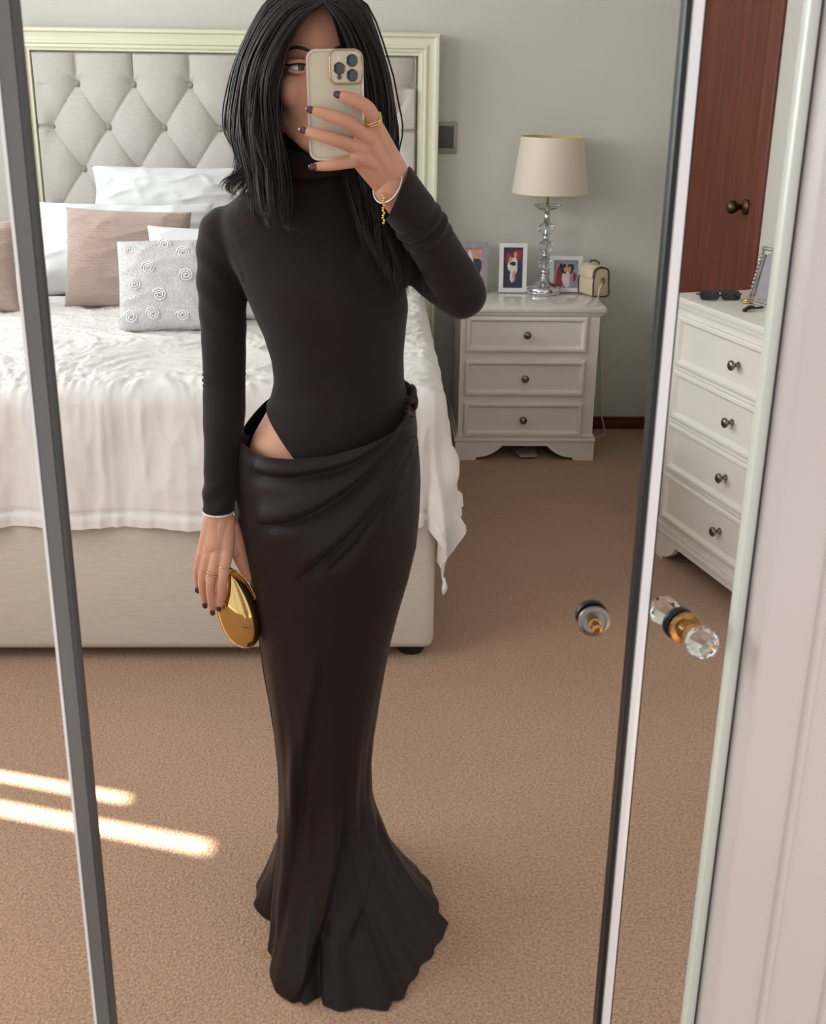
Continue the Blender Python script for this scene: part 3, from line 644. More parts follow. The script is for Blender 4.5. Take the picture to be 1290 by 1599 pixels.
# torso cross-sections: px row, left px, right px, front depth, back depth (m), centre distance
TOR = [(205, 448, 552, .050, .055, 1.885), (240, 440, 545, .052, .058, 1.885), (272, 432, 545, .056, .062, 1.885), (292, 405, 568, .064, .070, 1.885), (308, 372, 590, .074, .078, 1.885),
       (328, 345, 612, .084, .086, 1.882), (360, 340, 622, .094, .092, 1.878), (400, 360, 628, .106, .094, 1.872), (440, 376, 634, .118, .092, 1.868), (480, 393, 637, .114, .088, 1.865),
       (520, 411, 633, .098, .084, 1.865), (560, 423, 630, .090, .082, 1.865), (595, 428, 631, .088, .084, 1.866), (620, 422, 638, .090, .092, 1.866), (650, 405, 646, .094, .104, 1.866), (683, 386, 650, .098, .116, 1.866),
       (720, 376, 652, .100, .124, 1.866), (760, 374, 652, .100, .126, 1.866), (810, 380, 648, .098, .120, 1.866), (860, 392, 640, .094, .108, 1.866)]
TR = []
for y, xl, xr, bf, bb_, Yc in TOR:
    a, b = P(xl, y, Yc), P(xr, y, Yc); TR.append(((a[2]+b[2])/2, (a[0]+b[0])/2, (b[0]-a[0])/2, bf, bb_, Yc))
TR = np.array(TR[::-1])                               # rising z
def ring_at(z):
    r = [np.interp(z, TR[:, 0], TR[:, k]) for k in range(1, 6)]; return r
def torso(inset, zlo, zhi, n=72, m=60, ex=2.25):
    a = np.linspace(0, 2*PI, n, endpoint=False); c, s = np.cos(a), np.sin(a)
    cc = np.sign(c)*np.abs(c)**(2/ex); ss = np.sign(s)*np.abs(s)**(2/ex); V = []
    for z in np.linspace(zlo, zhi, m):
        cx, A_, bf, bb_, Yc = ring_at(z); A_ -= inset; b = np.where(s < 0, bf-inset, bb_-inset)
        V.append(np.stack([cx+A_*cc, Yc+b*ss, np.full(n, z)], 1))
    V = np.concatenate(V); return V, gridf(n, m, True)+[tuple(range(n))[::-1], tuple(range(n*(m-1), n*m))]
zN, zLo = TR[-1, 0], TR[0, 0]
armL = [(354, 366, 1.882, .045), (346, 425, 1.885, .0400), (349, 500, 1.885, .0380), (350, 590, 1.875, .0345), (350, 650, 1.86, .0350), (346, 730, 1.838, .0295), (340, 812, 1.82, .0270), (338, 850, 1.81, .0270)]
armR = [(604, 352, 1.885, .050), (640, 385, 1.85, .044), (690, 432, 1.815, .042), (722, 459, 1.79, .0390)]
forR = [(722, 459, 1.79, .0390), (699, 418, 1.772, .0375), (666, 366, 1.750, .0365), (640, 327, 1.728, .0365), (612, 290, 1.705, .0375)]
AL = [PR(x, y, Y, r) for x, y, Y, r in armL]; AR = [PR(x, y, Y, r) for x, y, Y, r in armR]; FR = [PR(x, y, Y, r) for x, y, Y, r in forR]
def thin(ch_, d, k=1.): return [np.array([*p[:3], max(.012, p[3]*k-d)]) for p in ch_]
# ------------------------------------------------------------------ head (local frame, face towards -y)
HC = P(500, 106, 1.875)
hd = []
hd.append(ell((0, .012, .030), (.073, .092, .086), 36, 24)); hd.append(ell((0, -.018, -.030), (.0635, .070, .088), 36, 24))
hd.append(ell((0, -.040, -.085), (.046, .046, .040), 28, 18)); hd.append(ell((0, -.074, -.104), (.019, .016, .015), 18, 12))
for s in (-1, 1):
    hd.append(ell((s*.040, -.056, -.030), (.024, .026, .026), 18, 12)); hd.append(ell((s*.073, .016, -.012), (.008, .018, .030), 16, 12))
    hd.append(ell((s*.0125, -.096, -.040), (.008, .009, .007), 12, 8)); hd.append(chain([np.array([s*.048, -.02, -.07, .022]), np.array([s*.022, -.06, -.098, .018])], 8, 12))
hd.append(chain([np.array([0, -.084, .018, .0075]), np.array([0, -.096, -.008, .0085]), np.array([0, -.109, -.033, .0105])], 14, 12))
hd.append(ell((0, -.086, -.066), (.023, .008, .0065), 20, 10)); hd.append(ell((0, -.084, -.077), (.020, .009, .0075), 20, 10))
HR = rotz(math.radians(4))@roty(math.radians(-2))
headp = [xf(h_, HR, HC) for h_ in hd]
nb = P(492, 300, 1.90)
neck = chain([np.array([*(HC+[0, .03, -.06]), .052]), np.array([*((HC+nb)/2+[0, .01, 0]), .050]), np.array([*nb, .058])], 10, 20)
hv, hf = remesh(headp+[neck], .0026, 10, .5)
# eye sockets and the line between the lips pressed into the skin
loc = (hv-HC)@HR
for s in (-1, 1):
    g = np.exp(-((loc[:, 0]-s*.031)/.015)**2-((loc[:, 2]-.004)/.0095)**2)*(loc[:, 1] < -.03); loc[:, 1] += .0085*g
g = np.exp(-((loc[:, 2]+.0715)/.0016)**2)*(np.abs(loc[:, 0]) < .023)*(loc[:, 1] < -.05); loc[:, 1] += .003*g
hv = loc@HR.T+HC
# ------------------------------------------------------------------ hands
def hand(meta, fingers, thumb, extra, voxel=.0017):
    sh = [chain([PR(*p) for p in f], 16, 12) for f in fingers]+[chain([PR(*p) for p in thumb], 16, 12)]
    sh += [chain([PR(*p) for p in m_], 8, 12) for m_ in meta]+[chain([PR(*p) for p in e], 10, 14) for e in extra]
    return remesh(sh, voxel, 5, .5)
# hand on the phone
fgR = [[(588, 199, 1.664, .0108), (575, 169, 1.645, .0094), (550, 155, 1.641, .0083), (532, 149, 1.642, .0068)],
       [(576, 216, 1.660, .0108), (541, 190, 1.640, .0094), (508, 178, 1.640, .0082), (490, 172.5, 1.643, .0066)],
       [(565, 233, 1.660, .0104), (526, 219, 1.641, .0092), (496, 210, 1.641, .0080), (479, 204.5, 1.645, .0064)],
       [(560, 250, 1.664, .0098), (529, 256, 1.649, .0082), (509, 259, 1.650, .0072), (494, 260, 1.652, .0058)]]
metaR = [[(622, 274, 1.700, .017), (588, 201, 1.667, .0118)], [(618, 281, 1.700, .018), (576, 218, 1.664, .0116)], [(612, 288, 1.703, .018), (565, 235, 1.666, .0112)], [(604, 293, 1.706, .017), (560, 251, 1.669, .0108)],
         [(618, 280, 1.712, .019), (585, 225, 1.690, .016)], [(606, 290, 1.715, .018), (572, 246, 1.688, .014)], [(590, 258, 1.682, .013), (557, 244, 1.657, .0095)]]
thR = [(606, 268, 1.712, .017), (596, 228, 1.705, .0135), (572, 200, 1.690, .0110), (548, 188, 1.684, .0090)]
exR = [[(608, 286, 1.706, .0255), (640, 327, 1.728, .0265), (666, 366, 1.750, .030)]]
hR = hand(metaR, fgR, thR, exR)
# hand on the clutch
fgL = [[(354, 866, 1.796, .0104), (348.5, 903, 1.786, .0090), (346, 927, 1.789, .0080), (343, 945, 1.797, .0066)],
       [(338, 869, 1.797, .0102), (329, 910, 1.791, .0084), (330, 935, 1.795, .0076), (332, 951, 1.803, .0062)],
       [(325, 868, 1.803, .0098), (316, 904, 1.801, .0080), (317.5, 925, 1.806, .0072), (320, 940, 1.813, .0058)],
       [(315, 864, 1.811, .0092), (308.5, 889, 1.812, .0072), (308, 903, 1.816, .0064), (309, 916, 1.821, .0052)]]
metaL = [[(354, 812, 1.818, .015), (354, 866, 1.800, .0118)], [(347, 810, 1.814, .015), (338, 868, 1.800, .0112)], [(338, 810, 1.814, .015), (325, 868, 1.806, .0110)], [(331, 812, 1.818, .0145), (316, 864, 1.813, .0102)],
         [(345, 815, 1.830, .018), (345, 858, 1.820, .0165)], [(338, 815, 1.830, .016), (327, 856, 1.822, .0140)], [(358, 826, 1.822, .014), (366, 862, 1.816, .0085)]]
thL = [(358, 820, 1.824, .0170), (369, 848, 1.826, .0155), (378, 876, 1.830, .0125), (389, 900, 1.838, .0092)]
exL = [[(341, 806, 1.820, .0215), (344, 745, 1.835, .0225), (349, 680, 1.852, .025)]]
hL = hand(metaL, fgL, thL, exL, .0015)
# ------------------------------------------------------------------ body under the clothes, joined to head and hands as one mesh
zhip = TR[2, 0]
legs = []
for s, fx in ((-1, -.088), (1, -.012)):
    hx = ring_at(zhip)[0]+s*.060
    legs.append(chain([np.array([hx, 1.87, zhip+.02, .065])]+[np.array([(P(xl_, yy_, YP)[0]+P(xr_, yy_, YP)[0])/2+s*q_, 1.87, P(500, yy_, YP)[2], q_*.92]) for yy_, xl_, xr_, q_ in ((900, 396, 638, .052), (1010, 412, 608, .042), (1120, 430, 587, .036), (1250, 440, 580, .033))]+[np.array([fx, 1.885, .10, .026])], 26, 16))
    legs.append(chain([np.array([fx, 1.90, .035, .030]), np.array([fx, 1.82, .03, .028]), np.array([fx, 1.75, .018, .017])], 10, 12))
tb = remesh([torso(.008, zLo, zN-.01)]+legs+[chain(thin(AL, .006), 26, 16), chain(thin(AR, .008), 16, 16), chain(thin(FR, .009), 16, 16)], .007, 4)
person = obj('person', merge((hv, hf), hR, hL, tb), 'skin', loc=(P(500, 700, YP)[0], YP, 0))
tag(person, 'woman in a dark brown dress holding up a phone and a gold clutch', 'person')
# face details
def onface(x, y, z): return HC+HR@np.array([x, y, z])
for s in (-1, 1):
    ev = obj('eye', xf(ell((s*.0315, -.0668, .0015), (.0140, .0115, .0085), 20, 14), HR, HC), 'eye', person)
    obj('iris', xf(ell((s*.0295, -.0768, .0015), (.0054, .0020, .0054), 16, 10), HR, HC), 'iris', ev)
    up = [(s*(.0315+.0165*u), -.0800+.0065*u*u+.003*max(0, u)**3, .0010+.0052*(1-u*u)+.0040*max(0, u)**3) for u in np.linspace(-1, 1.25, 18)]
    lo = [(s*(.0315+.0155*u), -.0785+.006*u*u, .0008-.0040*(1-u*u)) for u in np.linspace(-1, 1, 14)]
    obj('upper_lid', xf(tube([(x, y+.0016, z+.0030) for x, y, z in up[:-3]], .0036, 8), HR, HC), 'skin', person)
    obj('lower_lid', xf(tube([(x, y+.0016, z-.0022) for x, y, z in lo], .0028, 8), HR, HC), 'skin', person)
    obj('eyeliner', xf(tube([(x, y-.0012, z) for x, y, z in up], np.interp(np.linspace(0, 1, 18), [0, .5, .85, 1], [.0008, .0016, .0018, .0004]), 6), HR, HC), 'liner', person)
    br = [(s*(.014+.040*u), -.0905+.004*u+.018*u*u, .0215+.0075*math.sin(PI*min(1, u*.85))-.004*u*u) for u in np.linspace(0, 1, 14)]
    obj('eyebrow', xf(tube(br, np.interp(np.linspace(0, 1, 14), [0, .3, .7, 1], [.0022, .0028, .0022, .0007]), 6), HR, HC), 'hair', person)
lp = []
for z, rz, k in ((-.0672, .0042, 1.), (-.0768, .0052, .9)): lp.append(ell((0, -.0885, z), (.0205*k, .0068, rz), 20, 10))
obj('lips', xf(merge(*lp), HR, HC), 'lip', person)
# finger nails: flattened shells laid on each tip along the finger
def nail(a, b, L=.0135, W=.0098, out=np.array([0, -1., 0]), off=.0042):
    p, q = P(*a[:3]), P(*b[:3]); t = q-p; t /= np.linalg.norm(t); o_ = out-t*(out@t); o_ /= np.linalg.norm(o_); sd_ = np.cross(t, o_)
    V, Fs = ell((0, 0, 0), (L/2, W/2, .0022), 14, 8); V = V@np.array([t, sd_, o_]); return V+q+t*.0035+o_*off, Fs
for f in fgR: obj('fingernail', nail(f[2], f[3]), 'nail', person)
for f in fgL: obj('fingernail', nail(f[2], f[3], .0150, .0096, np.array([0, -1., -.1]), .0052), 'nail', person)
obj('fingernail', nail(thL[2], thL[3], .0125, .0095, np.array([.75, -.65, 0])), 'nail', person)
# rings and bracelets
def band(c, axis, r, rt, n=28, wob=0):
    axis = axis/np.linalg.norm(axis); a = np.cross(axis, [0, 0, 1.]); a /= np.linalg.norm(a); b = np.cross(axis, a)
    return tube([c+(r+wob*math.sin(5*t_))*(a*math.cos(t_)+b*math.sin(t_)) for t_ in np.linspace(0, 2*PI, n)], rt, 7)
def jewel(name, f, k, r, rt, lab, m='gold', n=1, dz=.0035):
    p, q = P(*f[0][:3]), P(*f[1][:3]); t_ = q-p; c = p+t_*k; t_ /= np.linalg.norm(t_)
    o_ = obj(name, merge(*[band(c+t_*dz*i, t_, r, rt, wob=.0012*i) for i in range(n)]), m, person); o_['label'] = lab
jewel('ring', fgR[0], .38, .0114, .0013, 'chunky gold ring on the index finger at the phone', n=2)
jewel('ring', fgL[0], .52, .0112, .0010, 'thin gold ring on the index finger over the clutch')
jewel('ring', fgL[1], .60, .0112, .0010, 'gold ring on the middle finger over the clutch', n=2)
wr_ = P(607, 288, 1.703); wd_ = P(640, 327, 1.728)-wr_
bc = obj('bracelet', band(wr_-wd_*.05, wd_+np.array([0, 0, .02]), .0285, .0012), 'silver', person); bc['label'] = 'thin silver bracelet at the raised wrist'
cp = P(599, 305, 1.678)
cpts = [cp+np.array([.0012*math.sin(k*2.), -.001*k*.1, -.0034*k]) for k in range(12)]
bc2 = obj('bracelet_charm', merge(*[ell(p_, (.0032 if i < 4 else .0018, .0022, .0022), 8, 6) for i, p_ in enumerate(cpts)]), 'gold', person); bc2['label'] = 'dangling gold bracelet charm'
bl_ = obj('bracelet', band(P(341, 799, 1.82), np.array([.02, 0, 1.]), .0245, .0014), 'silver', person); bl_['label'] = 'silver bracelet under the lowered cuff'
# ------------------------------------------------------------------ bodysuit
bv, bf_ = remesh([torso(.0, TR[1, 0], zN, 96, 90), chain(AL, 40, 24), chain(AR, 26, 24), chain(FR, 26, 24),
                  ell(P(455, 440, 1.83), (.066, .062, .075), 24, 16), ell(P(568, 440, 1.83), (.066, .062, .075), 24, 16)], .0042, 14, .5)
bn = normals(bv, bf_)
# soft creases: fabric gathered at elbow and inner arm, faint stretch lines on the chest
e_l = P(350, 592, 1.87); zz_ = bv[:, 2]-e_l[2]; onL = bv[:, 0] < P(392, 590, 1.87)[0]
crs = np.zeros(len(bv))
crs += onL*(.0022*np.exp(-(zz_/.012)**2)*np.cos(zz_*700+bv[:, 0]*18)+.0016*np.exp(-((zz_-.17)/.09)**2)*np.sin(zz_*120+bv[:, 0]*130))
zc = P(342, 770, 1.82)[2]; crs += onL*.0018*np.exp(-((bv[:, 2]-zc)/.03)**2)*np.sin((bv[:, 2]-zc)*150-bv[:, 0]*120)
fd = (P(722, 459, 1.79)-P(612, 290, 1.705)); fl = np.linalg.norm(fd); fd /= fl
tf = (bv-P(612, 290, 1.705))@fd; onR = (bv[:, 1] < 1.80)*(bv[:, 0] > P(600, 300, 1.75)[0])*(tf > 0)*(tf < fl)
crs += onR*.0030*np.exp(-((tf-.085)/.022)**2)*np.sin(tf*330+bv[:, 2]*30)
crs += .0012*vnoise(np.stack([bv[:, 0]*20+bv[:, 2]*14, bv[:, 1]*8, bv[:, 2]*26-bv[:, 0]*20], -1))
bv = bv+bn*crs[:, None]
bm = bmesh.new(); vv = [bm.verts.new(v) for v in bv]
for f in bf_: bm.faces.new([vv[i] for i in f])
bm.faces.ensure_lookup_table()
def cut(sel, pco, pno):
    fs = [f for f in bm.faces if sel(f.calc_center_median())]
    es = {e for f in fs for e in f.edges}; vs2 = {v for f in fs for v in f.verts}
    bmesh.ops.bisect_plane(bm, geom=list(fs)+list(es)+list(vs2), plane_co=pco, plane_no=pno, clear_outer=True, clear_inner=False)
# high-cut leg line on her hip
pa, pb = P(407, 646, 1.80), P(433, 686, 1.775); dl = pb-pa; no = np.cross(dl, [0, 1., 0]); no = -no if no[0] > 0 else no
xlim = P(389, 660, 1.87)[0]; zl = P(400, 632, 1.87)[2]
cut(lambda c: c.x > xlim and c.z < zl, pa, no)
# cuffs
zc_ = P(341, 797, 1.82)[2]; cut(lambda c: c.x < xlim and c.z < zc_+.06, (0, 0, zc_), (0, 0, -1))
ca, cb_ = P(637, 266, 1.70), P(602, 346, 1.70); dc = cb_-ca; n2 = np.cross(dc, [0, 1., 0]); n2 = -n2 if n2[0] > 0 else n2
wc = P(620, 305, 1.705); cut(lambda c: (Vector(wc)-c).length < .075 and c.y < 1.775, ca, n2)
bs = obj('bodysuit', from_bm(bm), 'jersey', person); bs['label'] = 'dark brown high-neck jersey bodysuit with long sleeves'
# turtle-neck roll
nk = []
for y, rx_, ry_ in ((232, .056, .060), (222, .0585, .0625), (228, .061, .065), (246, .063, .067), (262, .062, .067)):
    c = P(492, y, 1.882); a = np.linspace(0, 2*PI, 48, endpoint=False); nk.append(np.stack([c[0]+rx_*np.cos(a), c[1]+ry_*np.sin(a), c[2]+.010*np.sin(a)+.002*np.sin(4*a)], 1))
obj('collar', (np.concatenate(nk), gridf(48, 5, True)), 'jersey', person)
# ------------------------------------------------------------------ skirt
SK = [(600, 424, 640), (640, 404, 650), (683, 378, 653), (700, 373, 655), (750, 370, 657), (800, 373, 655), (850, 384, 650), (900, 396, 638), (950, 404, 623), (1000, 411, 610), (1050, 418, 600),
      (1100, 427, 591), (1150, 434, 583), (1200, 438, 579), (1250, 440, 580), (1300, 438, 586)]
SD = [.104, .108, .112, .112, .114, .114, .112, .108, .104, .102, .100, .100, .100, .102, .106, .112]
SB = [.100, .116, .126, .130, .134, .134, .130, .124, .118, .114, .112, .112, .116, .122, .130, .140]
SR = []
for (y, xl, xr), f_, b_ in zip(SK, SD, SB):
    a, b = P(xl, y, YP), P(xr, y, YP); SR.append(((a[2]+b[2])/2, (a[0]+b[0])/2, (b[0]-a[0])/2, f_, b_))
SR = np.array(SR[::-1]); zk = SR[0, 0]
hem_px = [(398, 1394), (402, 1416), (424, 1440), (419, 1475), (424, 1508), (432, 1534), (452, 1560), (474, 1578), (490, 1566), (500, 1562), (503, 1578), (530, 1581), (570, 1580), (605, 1574), (610, 1558), (632, 1559), (648, 1540), (660, 1512), (668, 1503), (684, 1492), (697, 1468)]
hem = [PZ(x, y, .004)[:2] for x, y in hem_px]+[np.array(q) for q in ((.135, 1.87), (.10, 2.0), (.02, 2.13), (-.08, 2.17), (-.17, 2.10), (-.215, 2.02))]
hem = np.array(hem); hc_ = np.array([-.055, 1.845]); ha = np.arctan2(hem[:, 1]-hc_[1], hem[:, 0]-hc_[0]); hr_ = np.hypot(*(hem-hc_).T); od = np.argsort(ha); ha, hr_ = ha[od], hr_[od]
def hem_r(t): t = (t+PI) % (2*PI)-PI; return np.interp(t, np.r_[ha-2*PI, ha, ha+2*PI], np.r_[hr_, hr_, hr_])
nt, nl = 420, 380
th = np.linspace(0, 2*PI, nt, endpoint=False); TH = np.tile(th, (nl, 1))
# top edge: (angle in degrees, px row); -90 is the front, 180 her bent hip side
cx_, a_ = 514., 138.
edge_pts = [(0, 606), *[(-math.degrees(math.acos(np.clip((x-cx_)/a_, -1, 1))), y) for x, y in ((640, 616), (620, 630), (590, 648), (560, 662), (512, 678), (470, 684), (432, 686), (400, 682), (382, 678))], (-180, 675), (-192, 660), (-205, 642), (-225, 625), (-270, 612), (-330, 604), (-360, 606)]
ea = np.array([p[0] for p in edge_pts])[::-1]; ey = np.array([p[1] for p in edge_pts])[::-1]
tdeg = -np.degrees((2*PI-th) % (2*PI)); ytop = np.interp(tdeg, ea, ey); ztop = np.array([P(500, y, YP)[2] for y in ytop])
S = np.linspace(0, 1, nl)[:, None]; ZZ = ztop[None, :]*(1-S)+.004*S
ZZr = np.maximum(ZZ, zk)
f1 = lambda k: np.interp(ZZr, SR[:, 0], SR[:, k])
c, s = np.cos(TH), np.sin(TH); ex = 2.15
cc = np.sign(c)*np.abs(c)**(2/ex); ss = np.sign(s)*np.abs(s)**(2/ex)
Xs = f1(1)+f1(2)*cc; Ys = YP+np.where(s < 0, f1(3), f1(4))*ss
# the flare: from the knee ring out to the measured hem line
wq = np.clip(1-ZZ/(zk*1.35), 0, 1); wq2 = wq**1.75
HXm = hc_[0]+hem_r(TH)*np.cos(TH); HYm = hc_[1]+hem_r(TH)*np.sin(TH)
smooth_r = np.mean([hem_r(TH+d_) for d_ in np.linspace(-.35, .35, 15)], axis=0)
sharp = sstep((wq-.25)/.6); hr2 = smooth_r*(1-sharp)+hem_r(TH)*sharp
Xs = Xs*(1-wq2)+(hc_[0]+hr2*np.cos(TH))*wq2; Ys = Ys*(1-wq2)+(hc_[1]+hr2*np.sin(TH))*wq2
Zs = ZZ.copy()
# long soft folds running into the flare
ph = 1.2*vnoise(np.stack([TH*1.3, ZZ*2, ZZ*0], -1))
env = sstep((.66-ZZ)/.45)
fold = env*(.0045*np.sin(TH*5+1.6*ph+ZZ*3)+.0035*np.sin(TH*11-ZZ*5+2.5*ph)+.0012*np.sin(TH*23+ZZ*4+ph))*(.6+1.0*wq**1.5)
Nx, Ny = c, s
Xs += Nx*fold; Ys += Ny*fold
# wrap pleats fanning out from the gathered hip, as distance to crease lines on the front
def crease(poly, amp, w1, w2, t0=.12, t1=.05):
    L_ = spline([P(x, y, 1.765) for x, y in poly], 60); out = np.full(Xs.shape, 1e9); sg_ = np.zeros(Xs.shape); tt_ = np.zeros(Xs.shape)
    for i in range(len(L_)):
        d_ = np.hypot(Xs-L_[i, 0], Zs-L_[i, 2]); m_ = d_ < out; out = np.where(m_, d_, out)
        T_ = L_[min(i+1, 59)]-L_[max(i-1, 0)]; nrm = np.array([-T_[2], T_[0]]); nrm /= np.linalg.norm(nrm)
        sv = (Xs-L_[i, 0])*nrm[0]+(Zs-L_[i, 2])*nrm[1]; sg_ = np.where(m_, sv, sg_); tt_ = np.where(m_, i/59, tt_)
    tap = sstep(tt_/t0)*sstep((1-tt_)/t1)
    far = np.exp(-np.maximum(0, np.abs(out)-np.abs(sg_))/.01)
    pf = np.where(sg_ > 0, np.exp(-((sg_-.009)/w1)**2)*(1-1.0*np.exp(-(sg_/.006)**2))-.7*np.exp(-(sg_/.005)**2), -.7*np.exp(-(sg_/w2)**2))
    return amp*pf*tap*far*sstep((-s+.15)/.3)
cr_ = crease([(384, 744), (425, 747), (485, 739), (545, 722), (602, 688), (648, 640)], .012, .024, .014)
cr_ += crease([(396, 826), (440, 817), (490, 796), (545, 762), (600, 714), (652, 660)], .014, .028, .015)
cr_ += crease([(462, 908), (505, 868), (556, 820), (606, 762), (655, 694)], .012, .026, .014, .3)
cr_ += crease([(505, 896), (548, 856), (602, 792), (656, 722)], .007, .018, .010, .3)
cr_ += crease([(616, 806), (640, 762), (657, 722)], .005, .012, .007, .3)
cr_ += crease([(430, 714), (520, 706), (595, 672), (646, 628)], .005, .014, .007, .3)
cr_ += crease([(470, 1300), (478, 1200), (492, 1100), (505, 1020)], .006, .014, .012, .3, .3)
cr_ += crease([(430, 1480), (458, 1360), (468, 1250), (470, 1130)], .010, .018, .014, .2, .3)
cr_ += crease([(455, 1520), (500, 1440), (530, 1340), (540, 1240)], .012, .024, .018, .2, .3)
cr_ += crease([(545, 1440), (590, 1350), (580, 1270)], .008, .020, .016, .2, .3)
Xs += Nx*cr_*.8; Ys += Ny*cr_
# rolled waist edge, a little proud on the bare hip
rim = np.exp(-((ztop[None, :]-ZZ)/.006)**2); Xs += Nx*.0025*rim; Ys += Ny*.0025*rim
hipw = np.exp(-(((TH-PI+.0) % (2*PI)-0)/.9)**2)+np.exp(-(((PI-TH) % (2*PI))/.9)**2); Xs += Nx*.004*hipw*(ZZ > zk)
Zs = np.maximum(Zs, .004)
sk = obj('skirt', (np.stack([Xs, Ys, Zs], -1).reshape(-1, 3), [q[::-1] for q in gridf(nt, nl, True)]), 'satin', person); sk['label'] = 'long dark brown satin fishtail skirt with wrap pleats'
kk = P(643, 612, 1.862)
obj('waist_knot', remesh([ell(kk, (.009, .020, .013), 16, 10), ell(kk+[.004, -.010, -.014], (.007, .012, .016), 14, 10), ell(kk+[-.010, -.024, -.008], (.014, .012, .007), 14, 10)], .002, 8), 'satin', person)
# ------------------------------------------------------------------ hair: a cap on the skull and long tapering strands
cap = ell((0, .022, .036), (.079, .094, .089), 40, 26)
cv = np.asarray(cap[0]); keep = [q for q in cap[1] if np.all([not (cv[i, 1] < -.040 and cv[i, 2] < .088-.0*abs(cv[i, 0])) for i in q])]
obj('hair_cap', xf((cv, keep), HR, HC), 'hair_base', person)
GL = [[(507, 3, 1.782), (468, 32, 1.768), (436, 88, 1.775), (424, 140, 1.782), (428, 190, 1.785), (438, 245, 1.770), (446, 310, 1.752), (452, 352, 1.742), (462, 366, 1.74)],
      [(506, -3, 1.79), (455, 20, 1.780), (418, 85, 1.79), (406, 150, 1.80), (408, 210, 1.79), (418, 270, 1.775), (428, 320, 1.755), (440, 355, 1.745)],
      [(505, -9, 1.82), (445, 8, 1.81), (403, 78, 1.825), (388, 150, 1.83), (386, 215, 1.82), (398, 270, 1.80), (412, 320, 1.78), (432, 352, 1.765), (450, 358, 1.755)],
      [(503, -14, 1.86), (436, -2, 1.86), (392, 80, 1.87), (377, 150, 1.875), (372, 205, 1.87), (386, 250, 1.85), (400, 292, 1.83), (398, 330, 1.815), (412, 352, 1.80)],
      [(502, -17, 1.90), (430, -2, 1.91), (387, 85, 1.92), (372, 155, 1.92), (369, 205, 1.91), (384, 240, 1.89), (376, 268, 1.87), (356, 284, 1.855), (353, 296, 1.85)],
      [(501, -16, 1.94), (432, 8, 1.97), (396, 95, 1.99), (382, 170, 1.985), (384, 225, 1.965), (396, 268, 1.95), (396, 305, 1.94)],
      [(501, -10, 1.96), (455, 10, 2.02), (430, 95, 2.045), (420, 180, 2.03), (420, 260, 2.0), (425, 340, 1.985), (430, 400, 1.985)],
      [(502, -8, 1.965), (490, 12, 2.03), (480, 95, 2.055), (475, 180, 2.045), (475, 260, 2.01), (478, 340, 1.99), (480, 420, 1.985)]]
GR = [[(509, 3, 1.782), (532, 30, 1.768), (553, 75, 1.778), (563, 125, 1.786), (568, 180, 1.79), (572, 245, 1.785), (583, 320, 1.765), (603, 400, 1.748), (622, 462, 1.748)],
      [(511, -3, 1.79), (545, 20, 1.782), (572, 78, 1.795), (583, 140, 1.805), (590, 200, 1.81), (594, 270, 1.80), (606, 345, 1.775), (626, 420, 1.755), (636, 470, 1.755)],
      [(512, -9, 1.83), (555, 12, 1.825), (583, 82, 1.84), (597, 150, 1.85), (604, 200, 1.855), (600, 270, 1.835), (614, 345, 1.795), (640, 395, 1.77), (640, 445, 1.765), (634, 478, 1.765)],
      [(513, -14, 1.88), (560, 5, 1.89), (588, 88, 1.90), (602, 158, 1.905), (609, 205, 1.905), (598, 262, 1.885), (604, 330, 1.84), (622, 400, 1.79), (612, 455, 1.77)],
      [(513, -14, 1.93), (558, 8, 1.965), (582, 95, 1.985), (594, 170, 1.985), (598, 235, 1.965), (585, 300, 1.955), (582, 350, 1.95)],
      [(513, -10, 1.96), (540, 10, 2.02), (552, 95, 2.045), (558, 180, 2.03), (556, 260, 2.0), (550, 340, 1.985), (545, 410, 1.985)],
      [(505, -8, 1.965), (495, 12, 2.03), (485, 95, 2.055), (480, 180, 2.045), (480, 260, 2.01), (483, 340, 1.99), (485, 420, 1.985)]]
def strands(G_, clumps, per, seed, spread, rad, npt=30, wave=.006, tip=.35, lo=.78, fly=0.):
    """clumps of fine strands between neighbouring guide lines; a clump narrows to its tip and waves as one"""
    rg = np.random.default_rng(seed); gs = [spline([P(*p) for p in g], npt) for g in G_]; sh = []; k = len(gs)-1
    for i in range(clumps):
        u = (i+rg.random())/clumps*k; a = int(min(k-1, math.floor(u))); f = u-a; base = gs[a]*(1-f)+gs[a+1]*f
        t = np.linspace(0, 1, npt)[:, None]; q = rg.random(3)*6.28; amp = wave*rg.uniform(.5, 1.6); fr = rg.uniform(7, 11)
        wv = amp*np.stack([np.sin(t[:, 0]*fr+q[0]), np.sin(t[:, 0]*fr*.9+q[1]), 0*t[:, 0]], 1)*t**1.8
        co_ = rg.normal(0, 1, 3)*spread*np.array([1, 1, .2]); base = base+wv+co_*np.minimum(1, .2+t*2)+fly*rg.normal(0, 1, 3)*t**2; e0 = rg.uniform(lo, 1.0)
        for j_ in range(per):
            off = rg.normal(0, 1, 3)*spread*.8*np.array([1, 1, .3]); path = base+off*(np.minimum(1, .25+t*2.4)*(1-(1-tip)*t**2))
            e = max(10, int(npt*min(1, e0*rg.uniform(.93, 1.03)))); path = spline(path[:e], 24)
            r = rad*rg.uniform(.6, 1.25)*np.interp(np.linspace(0, 1, 24), [0, .1, .65, 1], [.7, 1, .85, .08])
            sh.append(tube(path, r, 4, False))
    return sh
hs_ = strands(GL, 150, 12, 11, .0060, .00135, wave=.010, lo=.70)+strands(GR, 150, 12, 12, .0060, .00135, wave=.010, lo=.74)+strands(GL[:5], 70, 7, 13, .004, .0010, wave=.018, lo=.62)+strands(GR[:4], 70, 7, 14, .004, .0010, wave=.018, lo=.62)
